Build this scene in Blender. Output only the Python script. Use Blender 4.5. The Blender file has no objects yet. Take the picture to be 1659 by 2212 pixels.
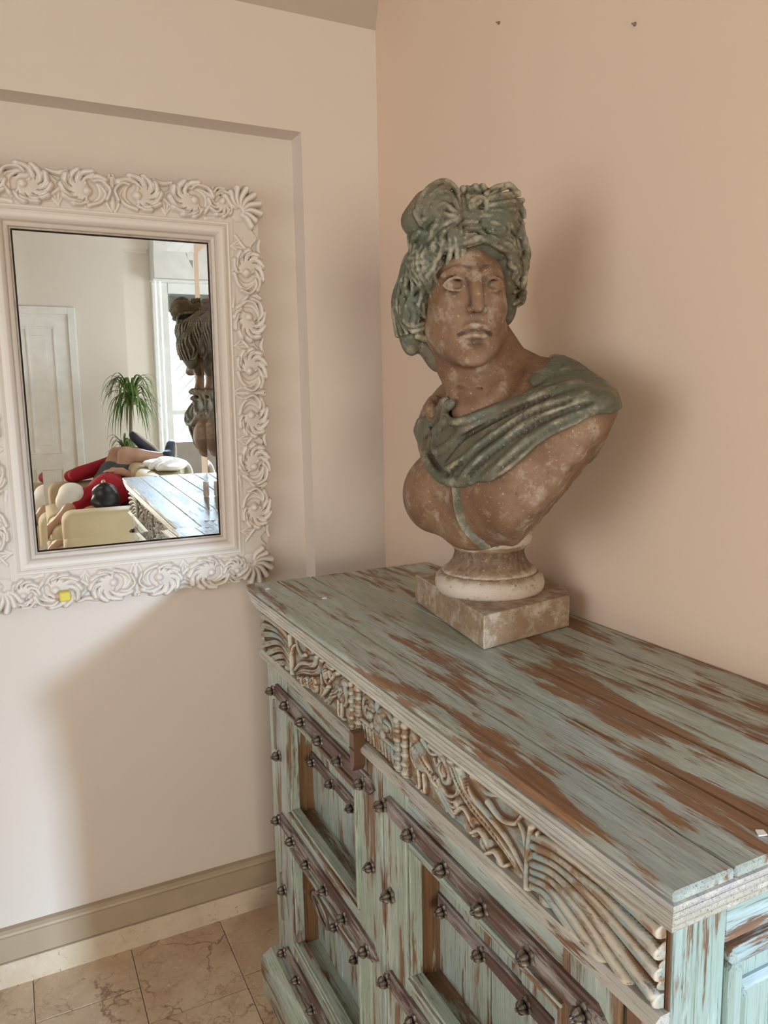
import bpy, bmesh, math, random
import numpy as np
from mathutils import Vector, Matrix, Euler

S = bpy.context.scene
COL = S.collection
FZ = -0.07                      # floor level (the photograph's measurements start a little above it)
# ------------------------------------------------------------------ camera
cam_d = bpy.data.cameras.new('camera')
cam_d.sensor_fit = 'HORIZONTAL'; cam_d.sensor_width = 36.0; cam_d.lens = 36.0*1655/1659
cam_d.clip_start = 0.02
cam = bpy.data.objects.new('camera', cam_d); COL.objects.link(cam)
def _cam_axes():
    f = 1655.; pp = (829.5, 1106.)
    d = lambda p: Vector((p[0]-pp[0], -(p[1]-pp[1]), -f)).normalized()
    X, Y = d((4217, 800)), d((5, 882))
    c = X.dot(Y); X, Y = (X-Y*c*.5), (Y-X*c*.5)
    Y.normalize(); X = (X-Y*X.dot(Y)).normalized()
    return Matrix((X, Y, X.cross(Y)))
cam.matrix_world = Matrix.Translation((-1.0423, -2.1151, 1.5)) @ _cam_axes().to_4x4()
S.camera = cam
S.view_settings.view_transform = 'Standard'; S.view_settings.look = 'None'
S.view_settings.gamma = 1.0; S.view_settings.use_curve_mapping = False
S.view_settings.exposure = EXPOSURE = 0.02
S.cycles.use_denoising = True
S.cycles.max_bounces = 10; S.cycles.diffuse_bounces = 5; S.cycles.glossy_bounces = 6
S.cycles.transmission_bounces = 10; S.cycles.transparent_max_bounces = 12
S.cycles.caustics_reflective = False; S.cycles.caustics_refractive = False
S.cycles.sample_clamp_indirect = 6.0
# ------------------------------------------------------------------ sky, daylight through the windows, and added fill lamps
world = bpy.data.worlds.new('sky'); S.world = world; world.use_nodes = True
wn = world.node_tree.nodes['Background']; wn.inputs[0].default_value = (.80, .90, 1.0, 1); wn.inputs[1].default_value = 3.6

def area_light(name, loc, size, direction, power, color):
    l = bpy.data.lights.new(name, 'AREA'); l.shape = 'RECTANGLE'; l.size, l.size_y = size
    l.energy = power; l.color = color
    o = bpy.data.objects.new(name, l); COL.objects.link(o); o.location = loc
    o.rotation_euler = Vector(direction).to_track_quat('-Z', 'Y').to_euler()
    return o
area_light('daylight_far_sky', (1.48, -9.0, 2.75), (.7, 1.2), (-1.35, 4.0, -.95), 2650, (.57, .77, 1.0))
area_light('daylight_garden_door', (-1.85, -6.35, 1.05), (1.1, 2.0), (0, 1, 0), 150, (1.0, .90, .78))
area_light('left_fill_light', (-3.35, -1.9, 1.5), (1.8, 1.5), (1, 0, 0), 16, (1.0, .88, .76))  # added fill lamp for the bust's front and the peach wall
area_light('bay_fill_light', (2.5, -4.5, 1.55), (1.3, 1.4), (-1, 0, 0), 38, (.80, .90, 1.0))  # added fill lamp that brightens the shutter box, plant, sofa and far wall

# ------------------------------------------------------------------ helpers
def prop(o, label=None, cat=None, group=None, kind=None):
    if label: o['label'] = label
    if cat: o['category'] = cat
    if group: o['group'] = group
    if kind: o['kind'] = kind
    return o
def link(name, me, mat=None, parent=None, loc=None, smooth=False):
    o = bpy.data.objects.new(name, me); COL.objects.link(o)
    if mat is not None and not me.materials: me.materials.append(mat)
    if parent is not None: o.parent = parent
    if loc is not None: o.location = loc
    if smooth: me.polygons.foreach_set('use_smooth', [True]*len(me.polygons))
    return o
def empty(name, loc=(0, 0, 0), rz=0.0, parent=None):
    o = bpy.data.objects.new(name, None); COL.objects.link(o); o.location = loc
    o.rotation_euler = (0, 0, rz); o.empty_display_size = .05
    if parent is not None: o.parent = parent
    return o
class MB:
    """collects shapes, then links them as one mesh"""
    def __init__(s): s.bm = bmesh.new()
    def box(s, lo, hi, bev=0.0, rot=None, seg=1):
        r = bmesh.ops.create_cube(s.bm, size=1.0); v = r['verts']
        c = [(a+b)/2 for a, b in zip(lo, hi)]; d = [abs(b-a) for a, b in zip(lo, hi)]
        for q in v: q.co = Vector((q.co.x*d[0], q.co.y*d[1], q.co.z*d[2]))
        if bev > 0:
            e = list({e for q in v for e in q.link_edges})
            r2 = bmesh.ops.bevel(s.bm, geom=e, offset=bev, segments=seg, affect='EDGES', profile=.5)
            v = list({q for f in r2['faces'] for q in f.verts} | {q for q in v if q.is_valid})
        if rot is not None:
            for q in v: q.co = rot @ q.co
        for q in v: q.co += Vector(c)
        return s
    def prism(s, poly, axis, a, b):
        """extrude 2-D polygon along axis ('x','y','z') from a to b"""
        def P(p, t):
            return {'x': (t, p[0], p[1]), 'y': (p[0], t, p[1]), 'z': (p[0], p[1], t)}[axis]
        v0 = [s.bm.verts.new(P(p, a)) for p in poly]; v1 = [s.bm.verts.new(P(p, b)) for p in poly]
        n = len(poly); s.bm.faces.new(v0); s.bm.faces.new(v1[::-1])
        for i in range(n): s.bm.faces.new((v0[i], v0[(i+1) % n], v1[(i+1) % n], v1[i]))
        return s
    def lathe(s, prof, n=24, M=None, lobes=0, amp=0.0):
        rings = []
        for r, z in prof:
            ring = []
            for i in range(n):
                t = 2*math.pi*i/n; rr = r*(1+amp*math.cos(lobes*t)) if lobes else r
                ring.append(s.bm.verts.new((rr*math.cos(t), rr*math.sin(t), z)))
            rings.append(ring)
        for A, B in zip(rings, rings[1:]):
            for i in range(n): s.bm.faces.new((A[i], A[(i+1) % n], B[(i+1) % n], B[i]))
        s.bm.faces.new(rings[0][::-1]); s.bm.faces.new(rings[-1])
        if M is not None:
            for ring in rings:
                for q in ring: q.co = M @ q.co
        return s
    def tube(s, pts, rad, n=8, closed=False):
        pts = [Vector(p) for p in pts]; m = len(pts)
        if not hasattr(rad, '__len__'): rad = [rad]*m
        rings = []; up = None
        for i, p in enumerate(pts):
            a = pts[(i-1) % m] if (closed or i) else p; b = pts[(i+1) % m] if (closed or i < m-1) else p
            t = (b-a).normalized()
            if up is None: up = Vector((0, 0, 1)) if abs(t.z) < .9 else Vector((1, 0, 0))
            u = (up-t*up.dot(t)).normalized(); w = t.cross(u); up = u
            rings.append([s.bm.verts.new(p+(u*math.cos(2*math.pi*k/n)+w*math.sin(2*math.pi*k/n))*rad[i]) for k in range(n)])
        for i in range(m if closed else m-1):
            A, B = rings[i], rings[(i+1) % m]
            for k in range(n): s.bm.faces.new((A[k], A[(k+1) % n], B[(k+1) % n], B[k]))
        if not closed: s.bm.faces.new(rings[0][::-1]); s.bm.faces.new(rings[-1])
        return s
    def mesh(s, name):
        bmesh.ops.recalc_face_normals(s.bm, faces=s.bm.faces[:])
        me = bpy.data.meshes.new(name); s.bm.to_mesh(me); s.bm.free(); return me
    def build(s, name, mat, parent=None, smooth=False, loc=None):
        return link(name, s.mesh(name), mat, parent, loc, smooth)
def np_mesh(name, V, F):
    """mesh from numpy vertices and quads"""
    me = bpy.data.meshes.new(name)
    V = np.ascontiguousarray(V, np.float32); F = np.ascontiguousarray(F, np.int32)
    me.vertices.add(len(V)); me.vertices.foreach_set('co', V.ravel())
    me.loops.add(F.size); me.loops.foreach_set('vertex_index', F.ravel())
    me.polygons.add(len(F)); me.polygons.foreach_set('loop_start', np.arange(len(F), dtype=np.int32)*F.shape[1])
    me.update(calc_edges=True); me.validate()
    me.polygons.foreach_set('use_smooth', [True]*len(me.polygons))
    return me

# ------------------------------------------------------------------ materials
class NT:
    def __init__(s, name):
        s.m = bpy.data.materials.new(name); s.m.use_nodes = True; s.t = s.m.node_tree
        s.b = s.t.nodes['Principled BSDF']; s._pos = None
    def new(s, typ, **kw):
        n = s.t.nodes.new(typ)
        for k, v in kw.items(): setattr(n, k, v)
        return n
    def put(s, sock, v):
        if hasattr(v, 'is_output') or isinstance(v, bpy.types.NodeSocket): s.t.links.new(v, sock)
        elif v is not None:
            if hasattr(sock.default_value, '__len__') and len(sock.default_value) == 4 and len(v) == 3: v = (*v, 1)
            sock.default_value = v
    def pos(s, scale=(1, 1, 1), off=(0, 0, 0)):
        if s._pos is None: s._pos = s.new('ShaderNodeNewGeometry').outputs['Position']
        n = s.new('ShaderNodeMapping'); s.put(n.inputs[0], s._pos); n.inputs['Scale'].default_value = scale
        n.inputs['Location'].default_value = off; return n.outputs[0]
    def noise(s, vec, scale=5, detail=4, rough=.55, dist=0.0, out=0):
        n = s.new('ShaderNodeTexNoise'); s.put(n.inputs['Vector'], vec); n.inputs['Scale'].default_value = scale
        n.inputs['Detail'].default_value = detail; n.inputs['Roughness'].default_value = rough
        n.inputs['Distortion'].default_value = dist; return n.outputs[out]
    def voro(s, vec, scale=5, feature='F1', out=0, rand=1.0):
        n = s.new('ShaderNodeTexVoronoi', feature=feature); s.put(n.inputs['Vector'], vec)
        n.inputs['Scale'].default_value = scale; n.inputs['Randomness'].default_value = rand; return n.outputs[out]
    def ramp(s, f, *stops):
        n = s.new('ShaderNodeValToRGB'); s.put(n.inputs[0], f); e = n.color_ramp.elements
        while len(e) < len(stops): e.new(.5)
        for el, (p, c) in zip(e, stops):
            el.position = p; el.color = (c, c, c, 1) if not hasattr(c, '__len__') else (*c, 1)
        return n.outputs[0]
    def mix(s, f, a, b, mode='MIX'):
        n = s.new('ShaderNodeMix', data_type='RGBA', blend_type=mode)
        s.put(n.inputs[0], f); s.put(n.inputs[6], a); s.put(n.inputs[7], b); return n.outputs[2]
    def math(s, op, a, b=0.0, clamp=False):
        n = s.new('ShaderNodeMath', operation=op, use_clamp=clamp); s.put(n.inputs[0], a); s.put(n.inputs[1], b); return n.outputs[0]
    def point(s): return s.new('ShaderNodeNewGeometry').outputs['Pointiness']
    def rnd(s): return s.new('ShaderNodeObjectInfo').outputs['Random']
    def bump(s, h, strength=.3, dist=.002):
        n = s.new('ShaderNodeBump'); n.inputs['Strength'].default_value = strength; n.inputs['Distance'].default_value = dist
        s.put(n.inputs['Height'], h); s.t.links.new(n.outputs[0], s.b.inputs['Normal'])
    def end(s, col, rough=.6, metal=0.0, spec=.5):
        s.put(s.b.inputs['Base Color'], col); s.put(s.b.inputs['Roughness'], rough); s.put(s.b.inputs['Metallic'], metal)
        s.b.inputs['Specular IOR Level'].default_value = spec; return s.m

def m_plain(name, col, rough=.6, metal=0.0, var=.06, sc=9, bump=0.0, spec=.5):
    n = NT(name); v = n.noise(n.pos(), sc, 4)
    c = n.mix(n.ramp(v, (.3, 0), (.7, 1)), tuple(x*(1-var) for x in col), tuple(min(1, x*(1+var)) for x in col))
    if bump: n.bump(n.noise(n.pos(), 120, 3), bump, .001)
    return n.end(c, rough, metal, spec)

def m_distressed(name, axis, paint=((.335, .395, .315), (.405, .46, .41)), amount=.0, wood=((.105, .060, .036), (.245, .138, .078)), patch=1.0, wear=.5, groove=0.0):
    """old teal paint worn along the grain down to brown wood; axis = grain direction"""
    n = NT(name)
    def st(lat, lon): return tuple(lon if i == axis else lat for i in range(3))
    big = n.noise(n.pos(st(20*patch, 3.4*patch)), 1, 6, .62, .3)
    mid = n.noise(n.pos(st(60, 7), (3, 7, 1)), 1, 5, .7, .2)
    fine = n.noise(n.pos(st(330, 9), (5, 1, 9)), 1, 4, .75)
    grain = n.noise(n.pos(st(150, 3), (1, 4, 2)), 1, 6, .8, .25)
    wear_f = n.math('ADD', n.math('MULTIPLY', big, 1.0), n.math('MULTIPLY', n.math('SUBTRACT', mid, .5), .55))
    wear_f = n.math('ADD', wear_f, n.math('MULTIPLY', n.math('SUBTRACT', fine, .5), .34))
    pt = n.ramp(n.point(), (.52, 0), (.64, 1))
    wear_f = n.math('ADD', wear_f, n.math('MULTIPLY', pt, .12*wear*2))
    mask = n.ramp(wear_f, (.60-amount, 0), (.645-amount, 1))
    thin = n.ramp(n.math('ADD', wear_f, n.math('MULTIPLY', n.math('SUBTRACT', grain, .5), .5)), (.56-amount, 0), (.70-amount, .55))
    tone = n.noise(n.pos(st(7, 1.6), (9, 2, 4)), 1, 3, .5)
    pc = n.mix(n.ramp(tone, (.35, 0), (.65, 1)), paint[0], paint[1])
    pale = n.ramp(n.noise(n.pos(st(38, 5), (2, 8, 6)), 1, 5, .7), (.50, 0), (.66, .6))
    pc = n.mix(n.ramp(n.noise(n.pos(st(9, 3), (1, 7, 2)), 1, 3, .5), (.52, 0), (.64, .55)), pc, (paint[0][0]*1.08, paint[0][1]*1.08, paint[0][2]*1.42))
    pc = n.mix(pale, pc, tuple(min(1, x*1.32+.03) for x in paint[1]))
    pc = n.mix(n.ramp(grain, (.32, .75), (.46, 0)), pc, tuple(x*.33 for x in paint[0]))
    pc = n.mix(n.ramp(n.noise(n.pos(st(420, 5), (8, 2, 3)), 1, 4, .8), (.56, 0), (.68, .5)), pc, tuple(x*.5 for x in wood[1]))
    wc = n.mix(n.ramp(grain, (.35, 0), (.6, 1)), wood[0], wood[1])
    c = n.mix(thin, pc, wc); c = n.mix(mask, c, wc)
    crack = n.ramp(fine, (.36, 1), (.43, 0))
    c = n.mix(n.math('MULTIPLY', crack, .6), c, (.06, .038, .025))
    if groove: c = n.mix(n.ramp(n.point(), (.40, groove), (.485, 0)), c, (.10, .055, .03))
    n.bump(n.math('SUBTRACT', n.math('MULTIPLY', grain, .8), n.math('MULTIPLY', mask, .45)), .55, .0016)
    return n.end(c, n.ramp(mask, (0, .26), (1, .5)), 0, .5)
# ------------------------------------------------------------------ material set
def m_wall(name, col):
    n = NT(name); v = n.noise(n.pos(), 1.3, 3)
    c = n.mix(n.ramp(v, (.35, 0), (.65, 1)), tuple(x*.975 for x in col), col)
    n.bump(n.noise(n.pos(), 90, 3), .12, .0015); return n.end(c, .75, 0, .25)
M = {}
M['wall'] = m_wall('wall_paint', (.74, .66, .585))
M['wall_peach'] = m_wall('wall_paint_peach', (.76, .595, .465))
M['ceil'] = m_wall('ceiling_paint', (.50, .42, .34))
M['far'] = m_wall('far_wall_paint', (.82, .76, .68))
M['base'] = m_plain('baseboard_paint', (.43, .34, .235), .45, bump=.1)
M['white'] = m_plain('white_lacquer', (.86, .86, .83), .35)
def m_marble(name, strip=False):
    n = NT(name); P = n.pos(); r = n.rnd()
    off = n.new('ShaderNodeVectorMath', operation='ADD'); n.put(off.inputs[0], P)
    cx = n.new('ShaderNodeCombineXYZ'); n.put(cx.inputs[0], n.math('MULTIPLY', r, 9)); n.put(cx.inputs[1], n.math('MULTIPLY', r, 23)); n.t.links.new(cx.outputs[0], off.inputs[1])
    Q = off.outputs[0]
    cloud = n.noise(Q, 9, 5, .6, .8); speck = n.noise(Q, 55, 4, .7)
    c = n.mix(n.ramp(cloud, (.36, 0), (.62, 1)), (.53, .39, .255) if not strip else (.62, .51, .37), (.64, .50, .35) if not strip else (.70, .59, .45))
    if not strip: c = n.mix(n.ramp(n.noise(Q, 5, 3), (.50, 0), (.64, .6)), c, (.50, .32, .235))
    c = n.mix(n.ramp(speck, (.58, 0), (.72, .6)), c, (.76, .68, .57))
    c = n.mix(n.ramp(n.noise(Q, 38, 5, .7, 1.2), (.30, .8), (.41, 0)), c, (.30, .19, .13))
    if not strip:
        wn_ = n.new('ShaderNodeMix', data_type='VECTOR'); wn_.inputs[0].default_value = .16
        n.put(wn_.inputs[4], Q); n.put(wn_.inputs[5], n.noise(Q, 7, 5, .6, 0, 1))
        for sc, w, cc in ((4.5, .007, (.20, .11, .06)), (13, .012, (.36, .23, .15)), (26, .02, (.42, .29, .20))):
            e = n.voro(wn_.outputs[1], sc, 'DISTANCE_TO_EDGE')
            k = n.math('MULTIPLY', n.ramp(e, (0, 1), (w, .55), (w*3, 0)), n.ramp(n.noise(Q, 5+sc*.3, 2), (.47, 0), (.60, .9)))
            c = n.mix(k, c, cc)
    n.bump(speck, .06, .0005)
    return n.end(c, .30, 0, .45)
M['marble'] = m_marble('breccia_marble'); M['marble_strip'] = m_marble('plain_marble', True)
M['grout'] = m_plain('tile_grout', (.30, .23, .17), .8)
M['py'] = m_distressed('worn_paint_lengthwise', 1, amount=-.045)
M['ptop'] = m_distressed('worn_paint_top', 1, amount=.008, patch=.85, wear=.3, wood=((.13, .07, .036), (.30, .155, .075)))
M['pz'] = m_distressed('worn_paint_upright', 2, amount=-.05)
M['px'] = m_distressed('worn_paint_crosswise', 0, amount=-.055, wear=.6)
M['pcor'] = m_distressed('worn_paint_cornice', 1, paint=((.42, .41, .345), (.54, .52, .46)), amount=.012, wear=-.3, groove=.9)
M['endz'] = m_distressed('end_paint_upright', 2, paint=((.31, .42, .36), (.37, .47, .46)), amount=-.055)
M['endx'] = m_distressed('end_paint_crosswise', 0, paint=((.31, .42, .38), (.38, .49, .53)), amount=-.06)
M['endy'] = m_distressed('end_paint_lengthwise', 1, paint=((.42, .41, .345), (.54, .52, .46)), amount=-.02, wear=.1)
M['strap'] = m_distressed('worn_dark_strap', 1, paint=((.24, .19, .17), (.34, .31, .28)), amount=.11, wood=((.06, .035, .028), (.155, .09, .072)), wear=.2)
M['reveal'] = m_distressed('bare_brown_reveal', 2, amount=.12, wood=((.10, .05, .022), (.22, .11, .045)))
M['iron'] = (lambda n: (n.bump(n.noise(n.pos(), 300, 3), .5, .001), n.end(n.mix(n.ramp(n.point(), (.48, 0), (.60, 1)), (.035, .027, .021), (.26, .22, .18)), .42, .6))[1])(NT('old_iron'))
def m_carved():
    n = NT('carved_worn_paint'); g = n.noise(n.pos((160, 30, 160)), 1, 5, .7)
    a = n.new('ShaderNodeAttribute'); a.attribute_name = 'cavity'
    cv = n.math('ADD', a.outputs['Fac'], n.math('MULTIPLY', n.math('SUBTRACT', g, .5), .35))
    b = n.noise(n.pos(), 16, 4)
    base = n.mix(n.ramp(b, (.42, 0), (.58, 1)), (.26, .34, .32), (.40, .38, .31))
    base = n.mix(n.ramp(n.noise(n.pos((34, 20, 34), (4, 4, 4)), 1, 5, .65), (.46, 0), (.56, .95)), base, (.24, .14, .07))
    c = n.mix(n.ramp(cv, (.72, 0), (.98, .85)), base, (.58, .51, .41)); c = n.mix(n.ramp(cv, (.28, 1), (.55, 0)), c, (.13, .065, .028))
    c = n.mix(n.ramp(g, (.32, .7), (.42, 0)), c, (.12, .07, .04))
    n.bump(g, .5, .0014)
    return n.end(c, .5)
M['carved'] = m_carved()

# ------------------------------------------------------------------ the room
def struct(name, mb, mat, label=None, parent=None):
    o = mb.build(name, mat, parent)
    if parent is None: o['kind'] = 'structure'
    if label: o['label'] = label
    return o
XL, XR, YF, ZC = -3.2, 2.3, -6.0, 3.15       # left wall, right end of the bay, far wall, ceiling
NX0, NX1, NZ1, ND = -1.255, -0.236, 2.242, .078  # niche behind the mirror
ZS = 2.545
struct('wall_back', MB().box((NX1, 0, FZ), (.12, .20, ZS)).box((XL, 0, FZ), (NX0, .20, ZS)).box((NX0, 0, NZ1), (NX1, .20, ZS)).box((NX0, ND, FZ), (NX1, .20, NZ1)), M['wall'], 'pale wall with a shallow niche behind the mirror')
struct('wall_right', MB().box((0, -2.22, FZ), (.12, 0, ZC+.1)), M['wall_peach'], 'peach painted wall behind the bust')
# steep cove above the back wall, then the flat ceiling
struct('ceiling', MB().prism([(0.0, ZS), (.2, ZS), (.2, ZC+.1), (-.2, ZC+.1), (-.2, ZC)], 'x', XL, 0.0).box((XL, YF-.5, ZC), (XR, -.2, ZC+.1)), M['ceil'])
struct('wall_left', MB().box((XL-.12, -6.5, FZ), (XL, -2.9, ZC)).box((XL-.12, -.9, FZ), (XL, .2, ZC)).box((XL-.12, -2.9, FZ), (XL, -.9, .7)).box((XL-.12, -2.9, 2.35), (XL, -.9, ZC)), M['far'])
struct('wall_bay', MB().box((0.12, -2.22, FZ), (XR, -2.10, ZC)).box((XR, -6.5, FZ), (XR+.12, -5.2, ZC)).box((XR, -3.8, FZ), (XR+.12, -2.10, ZC)).box((XR, -5.2, FZ), (XR+.12, -3.8, .8)).box((XR, -5.2, 2.3), (XR+.12, -3.8, ZC)), M['far'])  # opening in the right side is added to admit the bay fill lamp
# far wall: garden door at the left, white door, step back at x=.2, window at the right
DX0, DX1, DZ = -2.45, -1.22, 2.03
struct('wall_far', MB().box((XL, YF-.12, FZ), (DX0, YF, ZC)).box((DX0, YF-.12, DZ), (DX1, YF, ZC)).box((DX1, YF-.12, FZ), (.2, YF, ZC))
       .box((.08, YF-.42, FZ), (.2, YF-.1, ZC)).box((.19, YF-.42, FZ), (.52, YF-.3, ZC)).box((.52, YF-.42, 2.40), (XR, YF-.3, ZC)).box((1.75, YF-.42, FZ), (XR, YF-.3, 2.4)).box((.52, YF-.42, FZ), (1.75, YF-.3, .02)), M['far'])
struct('trim_1', MB().box((.2, YF-.302, 2.66), (.49, YF-.27, 2.76), .004), M['far'], 'raised band on the far wall')

# floor: base slab plus marble tiles laid in staggered rows
floor = struct('floor', MB().box((XL, -6.5, FZ-.08), (XR, .2, FZ-.006)), M['grout'])
TW, TL = .2615, .405
tile_me = {}
rng = random.Random(4)
for ci in range(-9, 10):
    x0 = -.83+ci*TW
    if x0+TW > XR or x0 < XL: continue
    y = .05; off = {0: .31, -1: .17, 1: .26}.get(ci, rng.uniform(.1, .38)); first = True
    while y > -6.3:
        Lh = off if first else TL; first = False
        y1 = max(y-Lh, -6.3)
        key = round(y-y1, 3)
        if y-y1 < .03: break
        if key not in tile_me:
            tile_me[key] = MB().box((0, -key+.0008, -.008), (TW-.0016, -.0008, 0), .0012).mesh('tile'); tile_me[key].materials.append(M['marble'])
        link('tile', tile_me[key], None, floor, (x0+.0008, y, FZ+rng.uniform(-.0003, .0003)))
        y = y1
# marble skirting strip and painted baseboard at the foot of the niche
struct('trim_2', MB().box((XL, .047, FZ-.005), (-.02, ND+.02, .0), .002), M['marble_strip'], 'cream marble strip under the baseboard')
bb = [(.055, .002), (.055, .070), (.050, .078), (.052, .084), (.060, .090), (ND+.005, .090), (ND+.005, .002)]
struct('baseboard_back', MB().prism(bb, 'x', NX0, NX1), M['base'])
struct('baseboard_left', MB().box((XL, -.016, FZ), (NX0, 0, .09), .003), M['base'])
struct('baseboard_right', MB().box((-.014, -2.22, FZ), (0, -.06, .03), .003), M['base'])

# white panelled door in the far wall
d = empty('door_1', (-.60, YF, FZ)); d['kind'] = 'structure'; d['label'] = 'white panelled interior door'
DW0, DW1, DH = -.48, .26, 2.08          # leaf from x=-1.08 to -.34
fm = MB(); 
for x0, x1, z0, z1 in ((DW0-.07, DW0, 0, DH+.07), (DW1, DW1+.07, 0, DH+.07), (DW0, DW1, DH, DH+.07)): fm.box((x0, .0, z0), (x1, .025, z1), .004)
fm.build('door_frame', M['white'], d)
lm = MB().box((DW0, -.02, .006), (DW1, .008, DH), .002); lm.build('door_leaf', M['white'], d)
for z0, z1 in ((.16, .60), (.74, 1.96)):
    pm = MB()
    for a, b, c, e in ((DW0+.141, DW1-.141, z0, z0+.02), (DW0+.141, DW1-.141, z1-.02, z1), (DW0+.12, DW0+.14, z0, z1), (DW1-.14, DW1-.12, z0, z1)): pm.box((a, .006, c), (b, .016+.0004*(b-a < .03), e), .002)
    pm.box((DW0+.20, .006, z0+.08), (DW1-.20, .014, z1-.08), .005)
    pm.build('door_panel', M['white'], d)

# bright window in the bay
def m_pane():
    n = NT('window_glass'); t = n.new('ShaderNodeBsdfTransparent'); g = n.new('ShaderNodeBsdfGlossy'); g.inputs['Roughness'].default_value = .02
    f = n.new('ShaderNodeFresnel'); f.inputs[0].default_value = 1.45; x = n.new('ShaderNodeMixShader')
    n.put(x.inputs[0], f.outputs[0]); n.put(x.inputs[1], t.outputs[0]); n.put(x.inputs[2], g.outputs[0])
    n.put(n.t.nodes['Material Output'].inputs[0], x.outputs[0]); return n.m
M['glass'] = m_pane()
w = empty('window_1', (.52, YF-.30, 0)); w['kind'] = 'structure'; w['label'] = 'tall white window with a shutter box above it'
MB().box((-.0, -.02, 2.40), (1.40, .20, 2.76), .006).box((-.015, -.02, 2.375), (1.42, .215, 2.40), .004).build('shutter_box', M['white'], w)
fr = MB()
for a, b in ((.0, .035), (.05, .085), (.10, .165)): fr.box((a, -.04, FZ), (b, .06-a*.2, 2.375), .004)
fr.box((.165, -.04, 2.27), (1.16, .05, 2.375), .004).box((1.13, -.04, FZ), (1.26, .05, 2.375), .004)
fr.build('window_frame', M['white'], w)
MB().box((.165, -.04, 1.0), (1.13, .03, 1.05), .003).box((.62, -.04, .7), (.66, .03, 2.27), .003).build('window_rail', M['white'], w)
MB().box((.165, -.04, FZ), (1.13, .02, .70), .003).build('lower_panel', m_plain('taupe_panel', (.34, .30, .26), .6), w)
MB().box((.165, -.012, .70), (1.13, -.008, 2.27)).build('pane', M['glass'], w)
MB().box((.165, -.10, 2.08), (1.13, -.05, 2.30), .01).build('rolled_shutter', m_plain('shutter_grey', (.22, .22, .19), .7), w)
for k, pts in enumerate(([(.36, 2.60), (.40, 2.52), (.405, 2.60)], [(.42, 2.55), (.47, 2.56), (.46, 2.50), (.43, 2.47)], [(.49, 2.545), (.53, 2.555), (.52, 2.53)], [(.55, 2.55), (.60, 2.56), (.58, 2.52)], [(.33, 2.68), (.345, 2.66), (.35, 2.61)])):
    MB().prism(pts, 'y', .1995, .2015).build('peeled_patch', m_plain('bare_plaster', (.38, .37, .27), .9), w) if k == 0 else MB().prism(pts, 'y', .1995, .2015).build('peeled_patch', bpy.data.materials['bare_plaster'], w)
gb = MB()
for i in range(22):
    a = Vector((.0, -.16, .1+i*.14)); b = a+Vector((1.3, 0, 1.3)); gb.tube([a, b], .006, 5)
gb.build('diagonal_grille', m_plain('grille_metal', (.25, .24, .23), .5), w)
# glass garden door at the far left
w2 = empty('window_2', (DX0, YF, FZ)); w2['kind'] = 'structure'; w2['label'] = 'glazed garden door'
fr = MB(); L = DX1-DX0; H = DZ-FZ
for a, b in ((0, .07), (L/2-.04, L/2+.04), (L-.07, L)): fr.box((a, -.08, 0), (b, -.02, H), .004)
fr.box((0, -.08, 0), (L, -.02, .12), .004).box((0, -.08, H-.07), (L, -.02, H), .004).build('window_frame', M['white'], w2)
MB().box((.07, -.052, .12), (L-.07, -.048, H-.07)).build('pane', M['glass'], w2)
# unseen left window, added to let the left fill light in
w3 = empty('fill_window', (XL-.06, -1.9, .7)); w3['kind'] = 'structure'; w3['label'] = 'unseen window added in the left wall for fill light'
fr = MB()
for a, b in ((-1, -.93), (-.03, .03), (.93, 1)): fr.box((-.03, a, 0), (.03, b, 1.65), .004)
fr.box((-.03, -1, 0), (.03, 1, .07), .004).box((-.03, -1, 1.58), (.03, 1, 1.65), .004).build('window_frame', M['white'], w3)
MB().box((-.003, -.93, .07), (.003, .93, 1.58)).build('pane', M['glass'], w3)
# ------------------------------------------------------------------ the cabinet
CX0, CX1 = -.492, -.005         # carcass front / back
CY0, CY1 = -.312, -1.617         # left / right end
CT = 1.049                      # top surface
cab = empty('carved_sideboard', ((CX0+CX1)/2, (CY0+CY1)/2, FZ))
prop(cab, 'old sideboard in worn teal paint with carved frieze and studded doors against the peach wall', 'sideboard')
CI = Vector(cab.location)
def cboxes(name, mat, boxes, bev, label=None):
    return [cpart(MB().box(a, b, bev), name, mat, label=label) for a, b in boxes]
def cpart(mb, name, mat, parent=None, smooth=False, label=None):
    o = link(name, mb.mesh(name), mat, parent if parent is not None else cab, None, smooth)
    if parent is None or parent is cab: o.location = -CI
    if label: o['label'] = label
    return o
TX0, TX1, TY0, TY1 = -.526, -.004, -.266, -1.652
# top boards, run the length of the cabinet
rng = random.Random(11)
xs = [TX0, -.445, -.352, -.262, -.182, -.093, TX1]
for i in range(6):
    mb = MB().box((xs[i]+.0004, TY1+.0, CT-.0125), (xs[i+1]-.0004, TY0, CT-rng.uniform(0, .0009)), .0025)
    cpart(mb, 'top_board', M['ptop'])
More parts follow.
